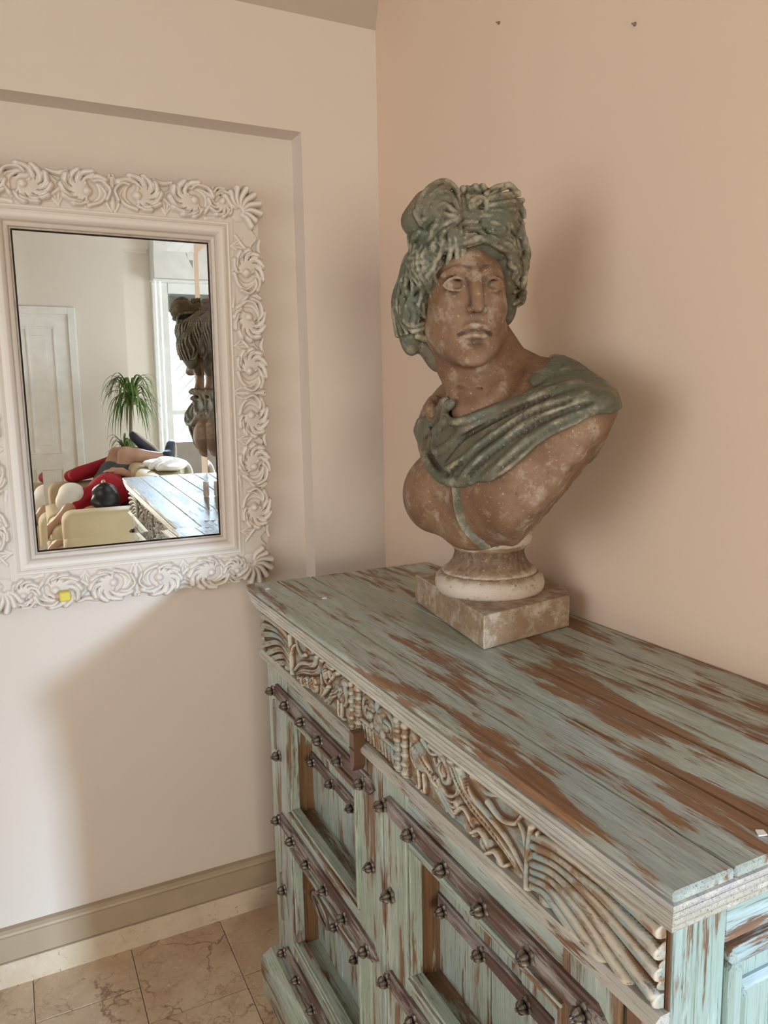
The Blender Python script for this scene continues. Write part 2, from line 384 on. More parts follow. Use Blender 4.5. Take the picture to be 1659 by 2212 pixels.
# stepped cornice under the top, front and both ends, with hollow and beads
prof = [(.001, 1.0368), (.0055, 1.0350), (.0055, 1.0335), (.0005, 1.0325), (0, 1.0290), (.001, 1.0255), (.0065, 1.0245), (.0065, 1.0230), (.0035, 1.0220), (.003, 1.0185), (.004, 1.0150), (.0095, 1.0140), (.0095, 1.0125), (.007, 1.0115), (.0065, 1.0070), (.008, 1.0040), (.0135, 1.0030), (.0135, 1.0015), (.011, 1.0005), (.011, .9960), (.013, .9930), (.020, .9915), (.030, .9890)]
def ring_profile(mb, prof, x0, x1, y0, y1):
    rings = []
    for o, z in prof:
        rings.append([mb.bm.verts.new(p) for p in ((x1, y0-o, z), (x0+o, y0-o, z), (x0+o, y1+o, z), (x1, y1+o, z))])
    for A, B in zip(rings, rings[1:]):
        for i in range(3): mb.bm.faces.new((A[i], A[i+1], B[i+1], B[i]))
        mb.bm.faces.new((A[3], A[0], B[0], B[3]))
    mb.bm.faces.new(rings[0]); mb.bm.faces.new(rings[-1][::-1])
mb = MB(); ring_profile(mb, prof, TX0+.002, CX1, TY0-.002, TY1+.002); cpart(mb, 'cornice', M['pcor'])
# carcass: posts, rails, back, floor
cboxes('corner_post', M['pz'], [((CX0, CY0-.055, .02), (CX0+.06, CY0, .988)), ((CX0, CY1, .02), (CX0+.06, CY1+.055, .988))], .002)
cpart(MB().box((CX0+.07, CY1+.021, FZ+.02), (CX1, CY0-.021, 1.03)), 'carcass', M['py'])
mb = MB().prism([(CX0-.020, .874), (CX0-.022, .881), (CX0-.012, .889), (CX0+.02, .889), (CX0+.02, .862), (CX0-.006, .864)], 'y', CY1-.004, CY0+.004)
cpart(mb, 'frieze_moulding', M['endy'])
# base plinth with curved bracket
mb = MB()
ring_profile(mb, [(.022, .070), (.018, .062), (.004, .040), (0, .030), (0, -.02), (.004, FZ)], CX0-.046, CX1, CY0+.022, CY1-.022)
cpart(mb, 'base_plinth', M['py'])
# right-hand end, seen from the camera: stile, rails, raised frame and panel
E = CY1
ES = -.418
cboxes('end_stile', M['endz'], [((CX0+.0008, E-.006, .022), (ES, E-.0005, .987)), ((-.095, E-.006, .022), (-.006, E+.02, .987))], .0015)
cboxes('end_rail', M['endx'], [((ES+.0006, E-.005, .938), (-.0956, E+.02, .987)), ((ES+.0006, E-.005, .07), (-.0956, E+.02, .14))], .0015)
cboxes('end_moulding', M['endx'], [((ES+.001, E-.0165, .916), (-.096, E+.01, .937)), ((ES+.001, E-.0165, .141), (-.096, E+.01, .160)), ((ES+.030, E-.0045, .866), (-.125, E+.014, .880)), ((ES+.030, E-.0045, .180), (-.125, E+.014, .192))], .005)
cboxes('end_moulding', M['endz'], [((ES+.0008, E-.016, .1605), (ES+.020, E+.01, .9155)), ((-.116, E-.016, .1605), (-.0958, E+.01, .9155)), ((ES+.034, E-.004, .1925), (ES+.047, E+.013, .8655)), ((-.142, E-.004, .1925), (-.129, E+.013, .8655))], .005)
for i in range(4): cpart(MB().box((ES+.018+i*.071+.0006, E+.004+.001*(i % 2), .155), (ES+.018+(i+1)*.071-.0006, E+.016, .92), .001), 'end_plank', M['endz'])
# left-hand end
cpart(MB().box((-.42, CY0-.02, .07), (-.08, CY0-.004, .98), .001), 'end_panel', M['pz'])
for x0, x1 in ((CX0+.0008, -.42), (-.08, -.006)): cpart(MB().box((x0, CY0+.0003, .022), (x1, CY0+.005, .987), .0015), 'end_stile', M['pz'])

# stud: a rosette with a pyramid head
st = MB().lathe([(.0120, 0), (.0125, .003), (.0105, .0055), (.0078, .0065), (.0100, .0095), (.0098, .0135), (.0070, .0180), (.0038, .0195), (.0030, .0225), (.0010, .0235)], 24, Matrix.Rotation(-math.pi/2, 4, 'Y'), 6, .15).mesh('stud'); st.materials.append(M['iron'])
def strap(parent, y0, y1, z, hw, x, studs, tip=True):
    """dark wooden strap from y0 (left) to y1 (right) on plane x; studs = y positions; local to the parent's origin"""
    mb = MB(); t = .010
    n0 = [(y0, z), (y0-.022, z-hw), (y1+.022, z-hw), (y1, z), (y1+.022, z+hw), (y0-.022, z+hw)] if tip == 1 else [(y0, z+hw*1.3), (y0-.012, z-hw), (y1+.010, z-hw), (y1, z-hw*1.3), (y1+.002, z+hw), (y0-.02, z+hw)] if tip else [(y0, z-hw), (y1, z-hw), (y1, z+hw), (y0, z+hw)]
    O = parent_origin(parent)
    def ring(dx, ins):
        c = Vector((sum(p[0] for p in n0)/len(n0), z)); out = []
        for p in n0:
            q = Vector(p); q = Vector((q.x-math.copysign(ins, q.x-c.x)*1.3, q.y-math.copysign(ins, q.y-z) if abs(q.y-z) > 1e-6 else q.y))
            out.append(mb.bm.verts.new((x-dx-O.x, q.x-O.y, q.y-O.z)))
        return out
    R = [ring(0, 0), ring(t*.5, 0), ring(t*.55, .0045), ring(t*.95, .006)]
    for A, B in zip(R, R[1:]):
        for i in range(len(A)): mb.bm.faces.new((A[i], A[(i+1) % len(A)], B[(i+1) % len(A)], B[i]))
    mb.bm.faces.new(R[-1]); mb.bm.faces.new(R[0][::-1])
    s = link('strap', mb.mesh('strap'), M['strap'], parent); s['label'] = 'dark worn strap with studs'
    return s
def parent_origin(p):
    v = Vector((0, 0, 0))
    while p is not None: v += Vector(p.location); p = p.parent
    return v
def stud(parent, x, y, z, sc=1.0):
    O = parent_origin(parent)
    o = link('stud', st, None, parent, Vector((x, y, z))-O); o.scale = (sc, sc, sc)
    o.rotation_euler.x = (y*37) % 1.0
    return o
def door(ya, yb, ringside):
    """a door between y=ya (left) and y=yb; built as a part of the cabinet with its own sub-parts"""
    XF = CX0-.004
    d = empty('door', (0, 0, 0), 0, cab); d.location = Vector((XF, (ya+yb)/2, .45))-CI
    O = parent_origin(d)
    def sub(mb, name, mat, label=None):
        for v in mb.bm.verts: v.co -= O
        o = link(name, mb.mesh(name), mat, d)
        if label: o['label'] = label
        return o
    z0, z1, zm0, zm1 = .072, .862, .432, .520
    sw = .095
    for a, b in ((ya, ya-sw), (yb+sw, yb)):
        sub(MB().box((XF, b, z0), (XF+.028, a, z1), .002), 'stile', M['pz'])
    for a, b in ((.783, z1), (zm0, zm1), (z0, .170)):
        sub(MB().box((XF+.001, yb+sw-.001, a), (XF+.028, ya-sw+.001, b), .0015), 'rail', M['py'])
    for a, b in ((.520, .783), (.170, .432)):
        yl, yr = ya-sw, yb+sw
        # outer bead round the opening
        for w_, pr in ((.000, .006), (.010, .003)):
            for m_, q in ((M['py'], ((XF-pr, yr-.006+w_, b-w_-.006), (XF+.02, yl+.006-w_, b-w_))), (M['py'], ((XF-pr, yr-.006+w_, a+w_), (XF+.02, yl+.006-w_, a+w_+.006))), (M['pz'], ((XF-pr+.0004, yl-w_, a+w_+.006), (XF+.02, yl-w_+.006, b-w_-.006))), (M['pz'], ((XF-pr+.0004, yr+w_-.006, a+w_+.006), (XF+.02, yr+w_, b-w_-.006)))): sub(MB().box(*q, .0012), 'opening_bead', m_)
        dp = .062  # recess depth
        for u, v in ((yl-.001, yl+.012), (yr-.012, yr+.001)): sub(MB().box((XF+.02, u, a), (XF+dp, v, b)), 'side_reveal', M['reveal'], 'bare brown side of the recess')
        for u, v in ((a-.012, a+.001), (b-.001, b+.012)): sub(MB().box((XF+.02, yr, u), (XF+dp, yl, v)), 'recess_ledge', M['py'])
        n = 5; wdt = (yl-yr)/n
        for i in range(n):
            sub(MB().box((XF+dp-.004-.0015*(i % 2), yr+i*wdt+.0006, a-.008), (XF+dp+.01, yr+(i+1)*wdt-.0006, b+.008), .001), 'plank', M['pz'])
        zc = (a+b)/2+.003
        s = strap(d, yl-.004, yr+.002, zc, .015, XF+dp-.004, (), 0)
        for i in range(4): stud(d, XF+dp-.012, yl-.032-i*(yl-yr-.05)/3, zc, .92)
    for z in (.809, .472, .108):
        strap(d, ya-.008 if z != .472 else ya-.002, yb+.010, z, .0185, XF, (), 1)
        for i in range(6): stud(d, XF-.008, ya-.024-i*(ya-yb-.068)/5, z)
    for z in (.66, .30):
        stud(d, XF-.0, (ya-.025) if ringside > 0 else (ya-.03), z-.02, 1.05)
        stud(d, XF-.0, yb+.03, z-.01, .9)
    # ring handle on the middle strap
    yc = ya-.322*(ya-yb)/.57
    pts = [Vector((XF-.022-.008*math.sin(t), yc+.036*math.cos(t), .425+.038*math.sin(t)))-O for t in [2*math.pi*i/28 for i in range(28)]]
    MB().tube(pts, .0042, 8, True).build('ring_handle', M['iron'], d, True)
    MB().lathe([(.012, 0), (.011, .006), (.005, .012), (.004, .026)], 12, Matrix.Translation(Vector((XF-.006, yc, .468))-O) @ Matrix.Rotation(-math.pi/2, 4, 'Y')).build('handle_boss', M['iron'], d, True)
    # hinges on the outer stile
    for z in (.70, .235):
        y_ = ya+.004 if ringside > 0 else yb-.004
        sub(MB().box((XF-.004, y_-.006, z-.055), (XF+.004, y_+.006, z+.055), .002).prism([(y_-.008, z+.055), (y_+.008, z+.055), (y_+.003, z+.075), (y_-.003, z+.075)], 'x', XF-.003, XF+.002), 'hinge', M['iron'])
    return d
door(CY0-.060, -.958, 1)
door(-.976, CY1+.060, -1)
mb = MB().box((CX0-.006, -.9735, .07), (CX0+.02, -.9605, .865), .003)
cpart(mb, 'centre_bead', M['pz'])
# turn latch: dark carved piece over the top of the left door
mb = MB().prism([(-.905, .912), (-.923, .912), (-.925, .880), (-.923, .850), (-.915, .838), (-.907, .846), (-.904, .878)], 'x', CX0-.034, CX0-.012)
mb.box((CX0-.036, -.9245, .8785), (CX0-.030, -.9045, .8815), .001)
cpart(mb, 'turn_latch', m_plain('latch_wood', (.12, .06, .03), .35, bump=.2), label='dark wooden turn latch')

# ---- relief carving drawn as height maps
class Relief:
    def __init__(s, u0, u1, v0, v1, h):
        s.h = h; s.u = np.arange(u0, u1+h/2, h); s.v = np.arange(v0, v1+h/2, h)
        s.U, s.V = np.meshgrid(s.u, s.v, indexing='ij'); s.H = np.zeros_like(s.U)
    def win(s, c, r):
        i0, i1 = np.searchsorted(s.u, [c[0]-r, c[0]+r]); j0, j1 = np.searchsorted(s.v, [c[1]-r, c[1]+r])
        return slice(i0, i1), slice(j0, j1)
    def stroke(s, pts, r0, r1=None, h=.006, base=0.0, p=.5):
        """tapered rounded ridge along a smoothed polyline"""
        P = smooth_line(pts, 6); n = len(P); r1 = r0 if r1 is None else r1
        for i in range(n-1):
            a, b = P[i], P[i+1]; t0, t1 = i/(n-1), (i+1)/(n-1)
            ra = r0+(r1-r0)*t0; rm = max(r0, r1); L = np.hypot(*(b-a))
            w = s.win((a+b)/2, L/2+rm*1.05); X = s.U[w]-a[0]; Y = s.V[w]-a[1]
            if X.size == 0: continue
            d = b-a; t = np.clip((X*d[0]+Y*d[1])/max(L*L, 1e-12), 0, 1)
            dist = np.hypot(X-t*d[0], Y-t*d[1]); r = ra+(r1-r0)*(t1-t0)*t
            q = 1-(dist/np.maximum(r, 1e-6))**2
            hh = np.where(q > 0, base+h*np.maximum(q, 0)**p*np.clip(r/rm, .3, 1), 0)
            s.H[w] = np.maximum(s.H[w], hh)
    def dome(s, c, rx, ry, h, base=0.0, rot=0.0, hollow=0.0):
        w = s.win(c, max(rx, ry)*1.05); X = s.U[w]-c[0]; Y = s.V[w]-c[1]
        x = (X*math.cos(rot)+Y*math.sin(rot))/rx; y = (-X*math.sin(rot)+Y*math.cos(rot))/ry
        q = 1-x*x-y*y; hh = np.where(q > 0, base+h*np.sqrt(np.maximum(q, 0)), 0)
        if hollow: hh = np.where(q > .35, hh-hollow*np.sqrt(np.maximum((q-.35)/.65, 0)), hh)
        s.H[w] = np.where(q > 0, np.maximum(s.H[w]*(1 if not hollow else 0), hh), s.H[w])
    def groove(s, pts, r, depth):
        P = smooth_line(pts, 6)
        for a, b in zip(P, P[1:]):
            L = np.hypot(*(b-a)); w = s.win((a+b)/2, L/2+r); X = s.U[w]-a[0]; Y = s.V[w]-a[1]
            if X.size == 0: continue
            d = b-a; t = np.clip((X*d[0]+Y*d[1])/max(L*L, 1e-12), 0, 1)
            q = 1-np.hypot(X-t*d[0], Y-t*d[1])/r
            s.H[w] = np.where(q > 0, np.minimum(s.H[w], np.maximum(s.H[w]-depth*.25, np.maximum(s.H[w], 0)*(1-q)+(s.H[w]-depth)*q)), s.H[w])
    def scroll(s, c, R, ang, hand, h=.012, N=7, kap=1.1, sweep=4.4, eye=.27, base=0.0, asp=(1, 1)):
        """acanthus volute: curved flutes fanning round an eye"""
        w = s.win(c, R*1.5); X = (s.U[w]-c[0])/asp[0]; Y = (s.V[w]-c[1])/asp[1]
        r = np.hypot(X, Y)/R; th = (hand*(np.arctan2(Y, X)-ang)) % (2*np.pi)
        ph = N*th/sweep-kap*N*.5*np.log(np.maximum(r, .05))
        fl = np.abs(np.sin(np.pi*ph*.5))**.55
        k = np.floor(ph*.5)
        Rm = 1.0*(1-.10*(1-fl))*(1-.20*np.clip(th/sweep, 0, 1)**2)    # scalloped rim, spiralling in
        inside = (r < Rm) & (th < sweep)
        env = np.sqrt(np.clip(1-(r/Rm)**3, 0, 1))*np.clip((r-eye*.8)/.28, 0, 1)**.6
        hh = np.where(inside, base+h*env*(.50+.50*fl), 0)
        rim = np.exp(-((r-(.92-.10*th/6.28))/.09)**2)*(th < 5.6)*.75*h
        hh = np.maximum(hh, np.where(rim > .1*h, base*.6+rim, 0))
        q = 1-(np.hypot(X-.10*R*math.cos(ang), Y-.10*R*math.sin(ang))/(eye*R))**2
        hh = np.where(q > 0, np.maximum(hh, base+h*1.15*np.sqrt(np.maximum(q, 0))), hh)
        s.H[w] = np.maximum(s.H[w], hh)
    def leafscroll(s, c, R, ang, hand, h, asp=(1, 1), base=.003):
        """a curled acanthus leaf: lobes that spring from a spiral rib, with a bead in the deep eye"""
        P = lambda r, a: (c[0]+asp[0]*R*r*math.cos(ang+hand*a), c[1]+asp[1]*R*r*math.sin(ang+hand*a))
        s.dome(c, R*.90*asp[0], R*.90*asp[1], h*.62, base)
        for k in range(7):
            a = .35+k*.60; L = 1.0-.035*k
            s.stroke([P(.30, a+.95), P(.58, a+.62), P(.82*L, a+.25), P(.93*L, a-.10)], R*.09, R*.215, h*.95, base, .5)
        for k in range(7):
            a = .35+k*.60+.30; L = 1.0-.035*k
            s.groove([P(.42, a+.80), P(.66, a+.48), P(.93*L, a+.06)], .0017, h*.5)
        s.stroke([P(.92, -.75), P(.96, -.25), P(.80, .25), P(.52, .55), P(.30, 1.0)], R*.10, R*.09, h*1.0, base)
        s.groove([P(.46, 4.9), P(.44, 5.6), P(.40, 6.3), P(.42, 7.0)], R*.17, h*1.1)
        s.dome(P(.12, 5.4), R*.25, R*.25, h*.95, base)
        s.stroke([P(.74, 4.6), P(.78, 5.2), P(.80, 5.8), P(.66, 6.5)], R*.13, R*.07, h*.8, base)
    def mesh(s, name, P, thr=.0005, floor=False):
        """P maps (u, v, h) arrays to x, y, z"""
        H = s.H; H2 = H.copy()
        for _ in range(1):
            H2[1:-1, 1:-1] = .5*H[1:-1, 1:-1]+.125*(H[2:, 1:-1]+H[:-2, 1:-1]+H[1:-1, 2:]+H[1:-1, :-2]); H = H2.copy()
        nu, nv = H.shape; idx = np.arange(nu*nv).reshape(nu, nv)
        F = np.stack([idx[:-1, :-1], idx[1:, :-1], idx[1:, 1:], idx[:-1, 1:]], -1).reshape(-1, 4)
        if not floor:
            hm = np.maximum.reduce([H[:-1, :-1], H[1:, :-1], H[1:, 1:], H[:-1, 1:]]).ravel(); F = F[hm > thr]
        used, inv = np.unique(F, return_inverse=True); F = inv.reshape(-1, 4)
        B = H.copy()
        for _ in range(int(10*(.0013/s.h)**1.5)): B[1:-1, 1:-1] = .2*(B[1:-1, 1:-1]+B[2:, 1:-1]+B[:-2, 1:-1]+B[1:-1, 2:]+B[1:-1, :-2])
        cav = np.clip(.5+(H-B)/.0035, 0, 1).ravel()[used]
        V = np.stack(P(s.U.ravel()[used], s.V.ravel()[used], H.ravel()[used]), -1)
        me = np_mesh(name, V, F); at_ = me.attributes.new('cavity', 'FLOAT', 'POINT'); at_.data.foreach_set('value', cav.astype(np.float32)); return me
def smooth_line(pts, k=6):
    """Catmull-Rom through the points"""
    P = [np.array(p, float) for p in pts]
    if len(P) < 3: return [P[0]+(P[-1]-P[0])*t for t in np.linspace(0, 1, 3)]
    Q = [2*P[0]-P[1]]+P+[2*P[-1]-P[-2]]; out = []
    for i in range(1, len(Q)-2):
        a, b, c, d = Q[i-1:i+3]
        for t in np.linspace(0, 1, k, endpoint=False):
            out.append(.5*((2*b)+(c-a)*t+(2*a-5*b+4*c-d)*t*t+(3*b-a-3*c+d)*t**3))
    out.append(P[-1]); return out

# frieze, drawn for the right half: u = distance from the centre line, v = height above its foot
FU, FV = .640, .098
def frieze_half(R, m):
    T = lambda pts: [(m*p[0], p[1]) for p in pts]
    # centre urn of flowers (half)
    R.dome((0, .050), .020, .024, .007); 
    for a in range(8):
        t = a*math.pi/4; R.dome((.030*math.cos(t), .058+.026*math.sin(t)), .012, .008, .006, .002, t)
    for i in range(5): R.stroke(T([(.004+i*.013, .030), (.004+i*.013, .006)]), .006, .004, .006, .001)
    R.stroke(T([(.0, .036), (.066, .036)]), .004, .004, .006, .001)
    R.stroke(T([(.012, .080), (.034, .088), (.056, .078), (.060, .056), (.046, .046)]), .006, .003, .007)
    R.stroke(T([(.030, .070), (.048, .066), (.054, .050)]), .005, .003, .007)
    # two fluted columns
    for x, w_ in ((.078, .010), (.104, .008)):
        R.stroke(T([(x, .004), (x, .094)]), w_, w_, .009)
        for i in range(6): R.dome((m*x, .010+i*.016), w_*1.15, .008, .0115)
    # bird: breast, wing, head, tail, legs
    R.dome((m*.150, .058), .030, .024, .011, 0, -m*.6)
    R.dome((m*.134, .082), .012, .011, .011)
    R.stroke(T([(.128, .084), (.119, .078)]), .004, .001, .008)
    for i in range(5): R.stroke(T([(.142+i*.006, .068-i*.001), (.170+i*.008, .050-i*.005), (.205+i*.006, .034-i*.007)]), .0065, .003, .0125-i*.001, .001)
    for x in (.150, .166): R.stroke(T([(x, .036), (x+.002, .008), (x-.008, .005)]), .0035, .003, .009)
    R.stroke(T([(.132, .074), (.128, .050), (.140, .036)]), .007, .005, .010)
    # scroll work between bird and palm
    R.stroke(T([(.165, .092), (.190, .082), (.208, .088), (.214, .076), (.204, .068), (.196, .074)]), .006, .004, .010)
    R.stroke(T([(.190, .094), (.222, .090), (.240, .074), (.236, .056), (.222, .050), (.214, .060)]), .0075, .004, .011)
    R.dome((m*.226, .070), .011, .011, .009, .004, 0)
    for i in range(4): R.stroke(T([(.214+i*.004, .048-i*.004), (.236+i*.003, .036-i*.005), (.256, .044-i*.009), (.262+i*.002, .060-i*.008)]), .005, .0025, .011)
    R.stroke(T([(.196, .040), (.218, .020), (.246, .006)]), .008, .004, .010)
    R.stroke(T([(.246, .094), (.262, .070), (.290, .052), (.330, .040), (.372, .028), (.410, .010)]), .010, .005, .011)
    R.stroke(T([(.270, .094), (.284, .074), (.312, .062), (.350, .054), (.388, .040), (.424, .014)]), .008, .004, .0125)
    R.dome((m*.272, .040), .013, .011, .012, 0, .3); R.dome((m*.272, .040), .007, .006, .004, .011)
    R.dome((m*.300, .022), .021, .017, .014, 0, m*.3)
    R.dome((m*.338, .014), .018, .012, .013, 0, m*.2)
    R.dome((m*.372, .008), .012, .008, .012)
    for c_ in (.286, .326, .362): R.stroke(T([(c_-.016, .030-(c_-.286)*.3), (c_, .042-(c_-.286)*.32), (c_+.018, .032-(c_-.286)*.3), (c_+.024, .012)]), .004, .003, .015)
    R.stroke(T([(.300, .094), (.330, .084), (.352, .090)]), .007, .003, .008)
    R.stroke(T([(.340, .076), (.368, .066), (.396, .074), (.408, .090)]), .006, .003, .010)
    # stalk and small bell
    R.stroke(T([(.428, .006), (.430, .050), (.436, .092)]), .006, .006, .012)
    R.stroke(T([(.430, .048), (.420, .070), (.406, .080)]), .0055, .003, .012); R.stroke(T([(.432, .048), (.448, .064), (.462, .066)]), .0055, .003, .012)
    # palm fan: broad leaves that spring from the stalk and sweep over to the corner
    for i, L_ in enumerate(PALM):
        R.stroke(smooth_line(T(L_), 4), .0058, .0074, .0110+.0010*(i % 2), .002, .35)
    R.dome((m*.462, .010), .013, .010, .012)
    for a, b in (((.648, .070), .005), ((.648, .050), .004), ((.647, .028), .005), ((.640, .010), .005)): R.dome((m*a[0], a[1]), .012, .0085, .014)
    R.stroke(T([(.446, .088), (.462, .076), (.478, .090)]), .004, .003, .010)
PALM = [[(.438, .080), (.490, .0905), (.570, .0925), (.645, .086)], [(.438, .068), (.490, .0800), (.560, .0770), (.648, .062)], [(.438, .056), (.486, .0680), (.550, .0620), (.645, .038)],
        [(.438, .044), (.482, .0560), (.540, .0470), (.632, .014)], [(.438, .034), (.476, .0440), (.528, .0330), (.596, .003)], [(.438, .024), (.468, .0320), (.510, .0210), (.560, .001)], [(.438, .014), (.462, .0200), (.494, .0100), (.525, .000)]]
R = Relief(-FU, FU, 0, FV, .0009)
R.H += .0015
frieze_half(R, 1); frieze_half(R, -1)
for m in (1, -1):
    T = lambda pts: [(m*p[0], p[1]) for p in pts]
    for p in ([(.252, .088), (.268, .068), (.300, .050), (.350, .036), (.395, .018)], [(.280, .086), (.300, .066), (.350, .048), (.400, .026)], [(.150, .062), (.175, .046), (.210, .030)], [(.160, .064), (.190, .046), (.222, .034)], [(.196, .088), (.222, .080), (.232, .064)], [(.300, .030), (.316, .020)], [(.290, .034), (.300, .018)], [(.308, .034), (.322, .024)], [(.330, .022), (.344, .012)]): R.groove(T(p), .0020, .006)
    for i in range(9): R.groove(T([(.132+.003*i, .066-.003*i), (.138+.003*i, .060-.003*i)]), .0012, .003)
    for i in range(10): R.groove(T([(.012+.0055*i, .028), (.012+.0055*i, .004)]), .0011, .004)
R.H *= 1.2
for q in (0, 1, 2, -1, -2, -3): R.H[:, q] *= (.0, .45, .8)[min(abs(q+(q < 0)), 2)]
R.H[:, -1] = R.H[:, 0] = 0; R.H[0] = R.H[-1] = .002
yc = (CY0+CY1)/2; xf = CX0-.0005
fr_me = R.mesh('carved_frieze', lambda u, v, h: (xf-h, yc-u*1.018, .8885+v), floor=True)
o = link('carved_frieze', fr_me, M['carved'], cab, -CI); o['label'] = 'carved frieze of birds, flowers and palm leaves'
# backing and pierced end so the frieze has thickness
cpart(MB().box((CX0-.001, CY1-.003, .888), (CX0+.012, CY0+.003, .988)), 'frieze_board', M['carved'])

M['chip'] = m_plain('paint_chip', (.85, .82, .76), .5)
for x, y, l in ((-.494, -.340, 'pale flake of paint at the far left corner of the top'), (-.406, -.495, 'tiny pale flake of paint on the top near its front edge'), (-.374, -1.622, 'pale flake of paint at the near right end of the top')):
    mb = MB().prism([(-.006, -.004), (.004, -.007), (.008, .001), (.001, .005)], 'z', 0, .0012)
    prop(mb.build('paint_flake', M['chip'], None, False, (x, y, CT)), l, 'paint flake', 'pale flakes lying on the sideboard top')
M['nail'] = m_plain('nail_metal', (.20, .15, .12), .5)
for y, z, l in ((-1.023, 2.14, 'small nail high in the peach wall, right of the bust'), (-.612, 2.312, 'tiny nail high in the peach wall, above the bust')):
    MBn = MB().lathe([(.0008, 0), (.0035, .0), (.0035, .002), (.0015, .003), (.0012, .008)], 10, Matrix.Rotation(-math.pi/2, 4, 'Y'))
    prop(MBn.build('nail', M['nail'], None, True, (0, y, z)), l, 'nail', 'nails in the peach wall')
# ------------------------------------------------------------------ sculpting by signed distance on a grid
def smin(a, b, k): h = np.maximum(k-np.abs(a-b), 0)/k; return np.minimum(a, b)-h*h*k*.25
def smax(a, b, k): return -smin(-a, -b, k)
class Field:
    def __init__(s, lo, hi, h):
        s.lo = np.array(lo, np.float32); s.h = h; s.n = [int((b-a)/h)+2 for a, b in zip(lo, hi)]
        s.ax = [s.lo[i]+h*np.arange(s.n[i], dtype=np.float32) for i in range(3)]
        s.D = np.full(s.n, .5, np.float32)
    def reg(s, lo, hi):
        sl = tuple(slice(max(0, int((lo[i]-s.lo[i])/s.h)), max(0, min(s.n[i], int((hi[i]-s.lo[i])/s.h)+2))) for i in range(3))
        return sl, s.ax[0][sl[0]][:, None, None], s.ax[1][sl[1]][None, :, None], s.ax[2][sl[2]][None, None, :]
    def op(s, fn, lo=None, hi=None, k=.01, mode='u'):
        sl, X, Y, Z = s.reg(lo if lo is not None else s.lo, hi if hi is not None else s.lo+np.array(s.n)*s.h)
        d = fn(X, Y, Z); A = s.D[sl]
        s.D[sl] = smin(A, d, k) if mode == 'u' else smax(A, -d, k) if mode == 's' else smax(A, d, k)
        return s
    def ell(s, c, r, k=.01, mode='u', fr=None, pad=.03):
        """ellipsoid; fr maps world X,Y,Z to the frame of c and r"""
        def fn(X, Y, Z):
            x, y, z = fr[0](X, Y, Z) if fr else (X, Y, Z)
            x = x-c[0]; y = y-c[1]; z = z-c[2]
            k0 = np.sqrt((x/r[0])**2+(y/r[1])**2+(z/r[2])**2); k1 = np.sqrt((x/r[0]**2)**2+(y/r[1]**2)**2+(z/r[2]**2)**2)+1e-9
            return (k0*(k0-1)/k1).astype(np.float32)
        w = fr[1](*c) if fr else c; m = max(r)+k+pad
        return s.op(fn, [q-m for q in w], [q+m for q in w], k, mode)
    def cap(s, a, b, ra, rb, k=.004, mode='u', fr=None):
        if fr: a, b = fr[1](*a), fr[1](*b)
        a = np.array(a, np.float32); b = np.array(b, np.float32); d = b-a; L2 = float(d@d)+1e-12
        def fn(X, Y, Z):
            x, y, z = X-a[0], Y-a[1], Z-a[2]
            t = np.clip((x*d[0]+y*d[1]+z*d[2])/L2, 0, 1)
            return np.sqrt((x-t*d[0])**2+(y-t*d[1])**2+(z-t*d[2])**2)-(ra+(rb-ra)*t)
        m = max(ra, rb)+k+2*s.h
        return s.op(fn, np.minimum(a, b)-m, np.maximum(a, b)+m, k, mode)
    def line(s, pts, r0, r1=None, k=.004, mode='u', fr=None, seg=4, belly=0.0):
        P = smooth_line(pts, seg) if len(pts) > 2 else [np.array(p, float) for p in pts]
        n = len(P)-1; r1 = r0 if r1 is None else r1
        for i in range(n):
            f = lambda t: (r0+(r1-r0)*t)*(1-belly+belly*math.sin(math.pi*min(1, max(0, t*.86+.12))))
            s.cap(P[i], P[i+1], f(i/n), f((i+1)/n), k, mode, fr)
        return s
    def at(s, P):
        q = (np.asarray(P, np.float32)-s.lo)/s.h; q = np.clip(q, 0, np.array(s.n)-1.001)
        i = q.astype(int); f = q-i; v = 0
        for dx in (0, 1):
            for dy in (0, 1):
                for dz in (0, 1):
                    w = (f[..., 0] if dx else 1-f[..., 0])*(f[..., 1] if dy else 1-f[..., 1])*(f[..., 2] if dz else 1-f[..., 2])
                    v = v+w*s.D[i[..., 0]+dx, i[..., 1]+dy, i[..., 2]+dz]
        return v
    def march(s, o, d, t1=.8, step=.002, off=0.0, miss=9.0):
        """first point of the ray o + t d inside the surface"""
        t = np.arange(0, t1, step); P = np.asarray(o)[None]+t[:, None]*np.asarray(d)[None]
        v = s.at(P)-off; w = np.nonzero(v < 0)[0]
        if len(w): return P[w[0]]
        i = int(np.argmin(v)); return P[i] if v[i] < miss else None
    def mesh(s, name, relax=1, wt=.5):
        """naive surface nets"""
        D = s.D; S_ = D < 0; nx, ny, nz = D.shape
        c = lambda A, i, j, k: A[i:nx-1+i, j:ny-1+j, k:nz-1+k]
        cnt = np.zeros((nx-1, ny-1, nz-1), np.int8)
        for i in (0, 1):
            for j in (0, 1):
                for k in (0, 1): cnt += c(S_, i, j, k)
        act = (cnt > 0) & (cnt < 8); I = np.argwhere(act); vid = np.full(act.shape, -1, np.int32); vid[act] = np.arange(len(I))
        acc = np.zeros((len(I), 3)); num = np.zeros(len(I))
        corners = [(i, j, k) for i in (0, 1) for j in (0, 1) for k in (0, 1)]
        val = {q: D[I[:, 0]+q[0], I[:, 1]+q[1], I[:, 2]+q[2]] for q in corners}
        for a in corners:
            for ax in range(3):
                if a[ax]: continue
                b = list(a); b[ax] = 1; b = tuple(b); va, vb = val[a], val[b]; m = (va < 0) != (vb < 0)
                t = va[m]/(va[m]-vb[m]); p = np.tile(np.array(a, float), (m.sum(), 1)); p[:, ax] += t
                acc[m] += p; num[m] += 1
        V = s.lo+(I+acc/num[:, None])*s.h
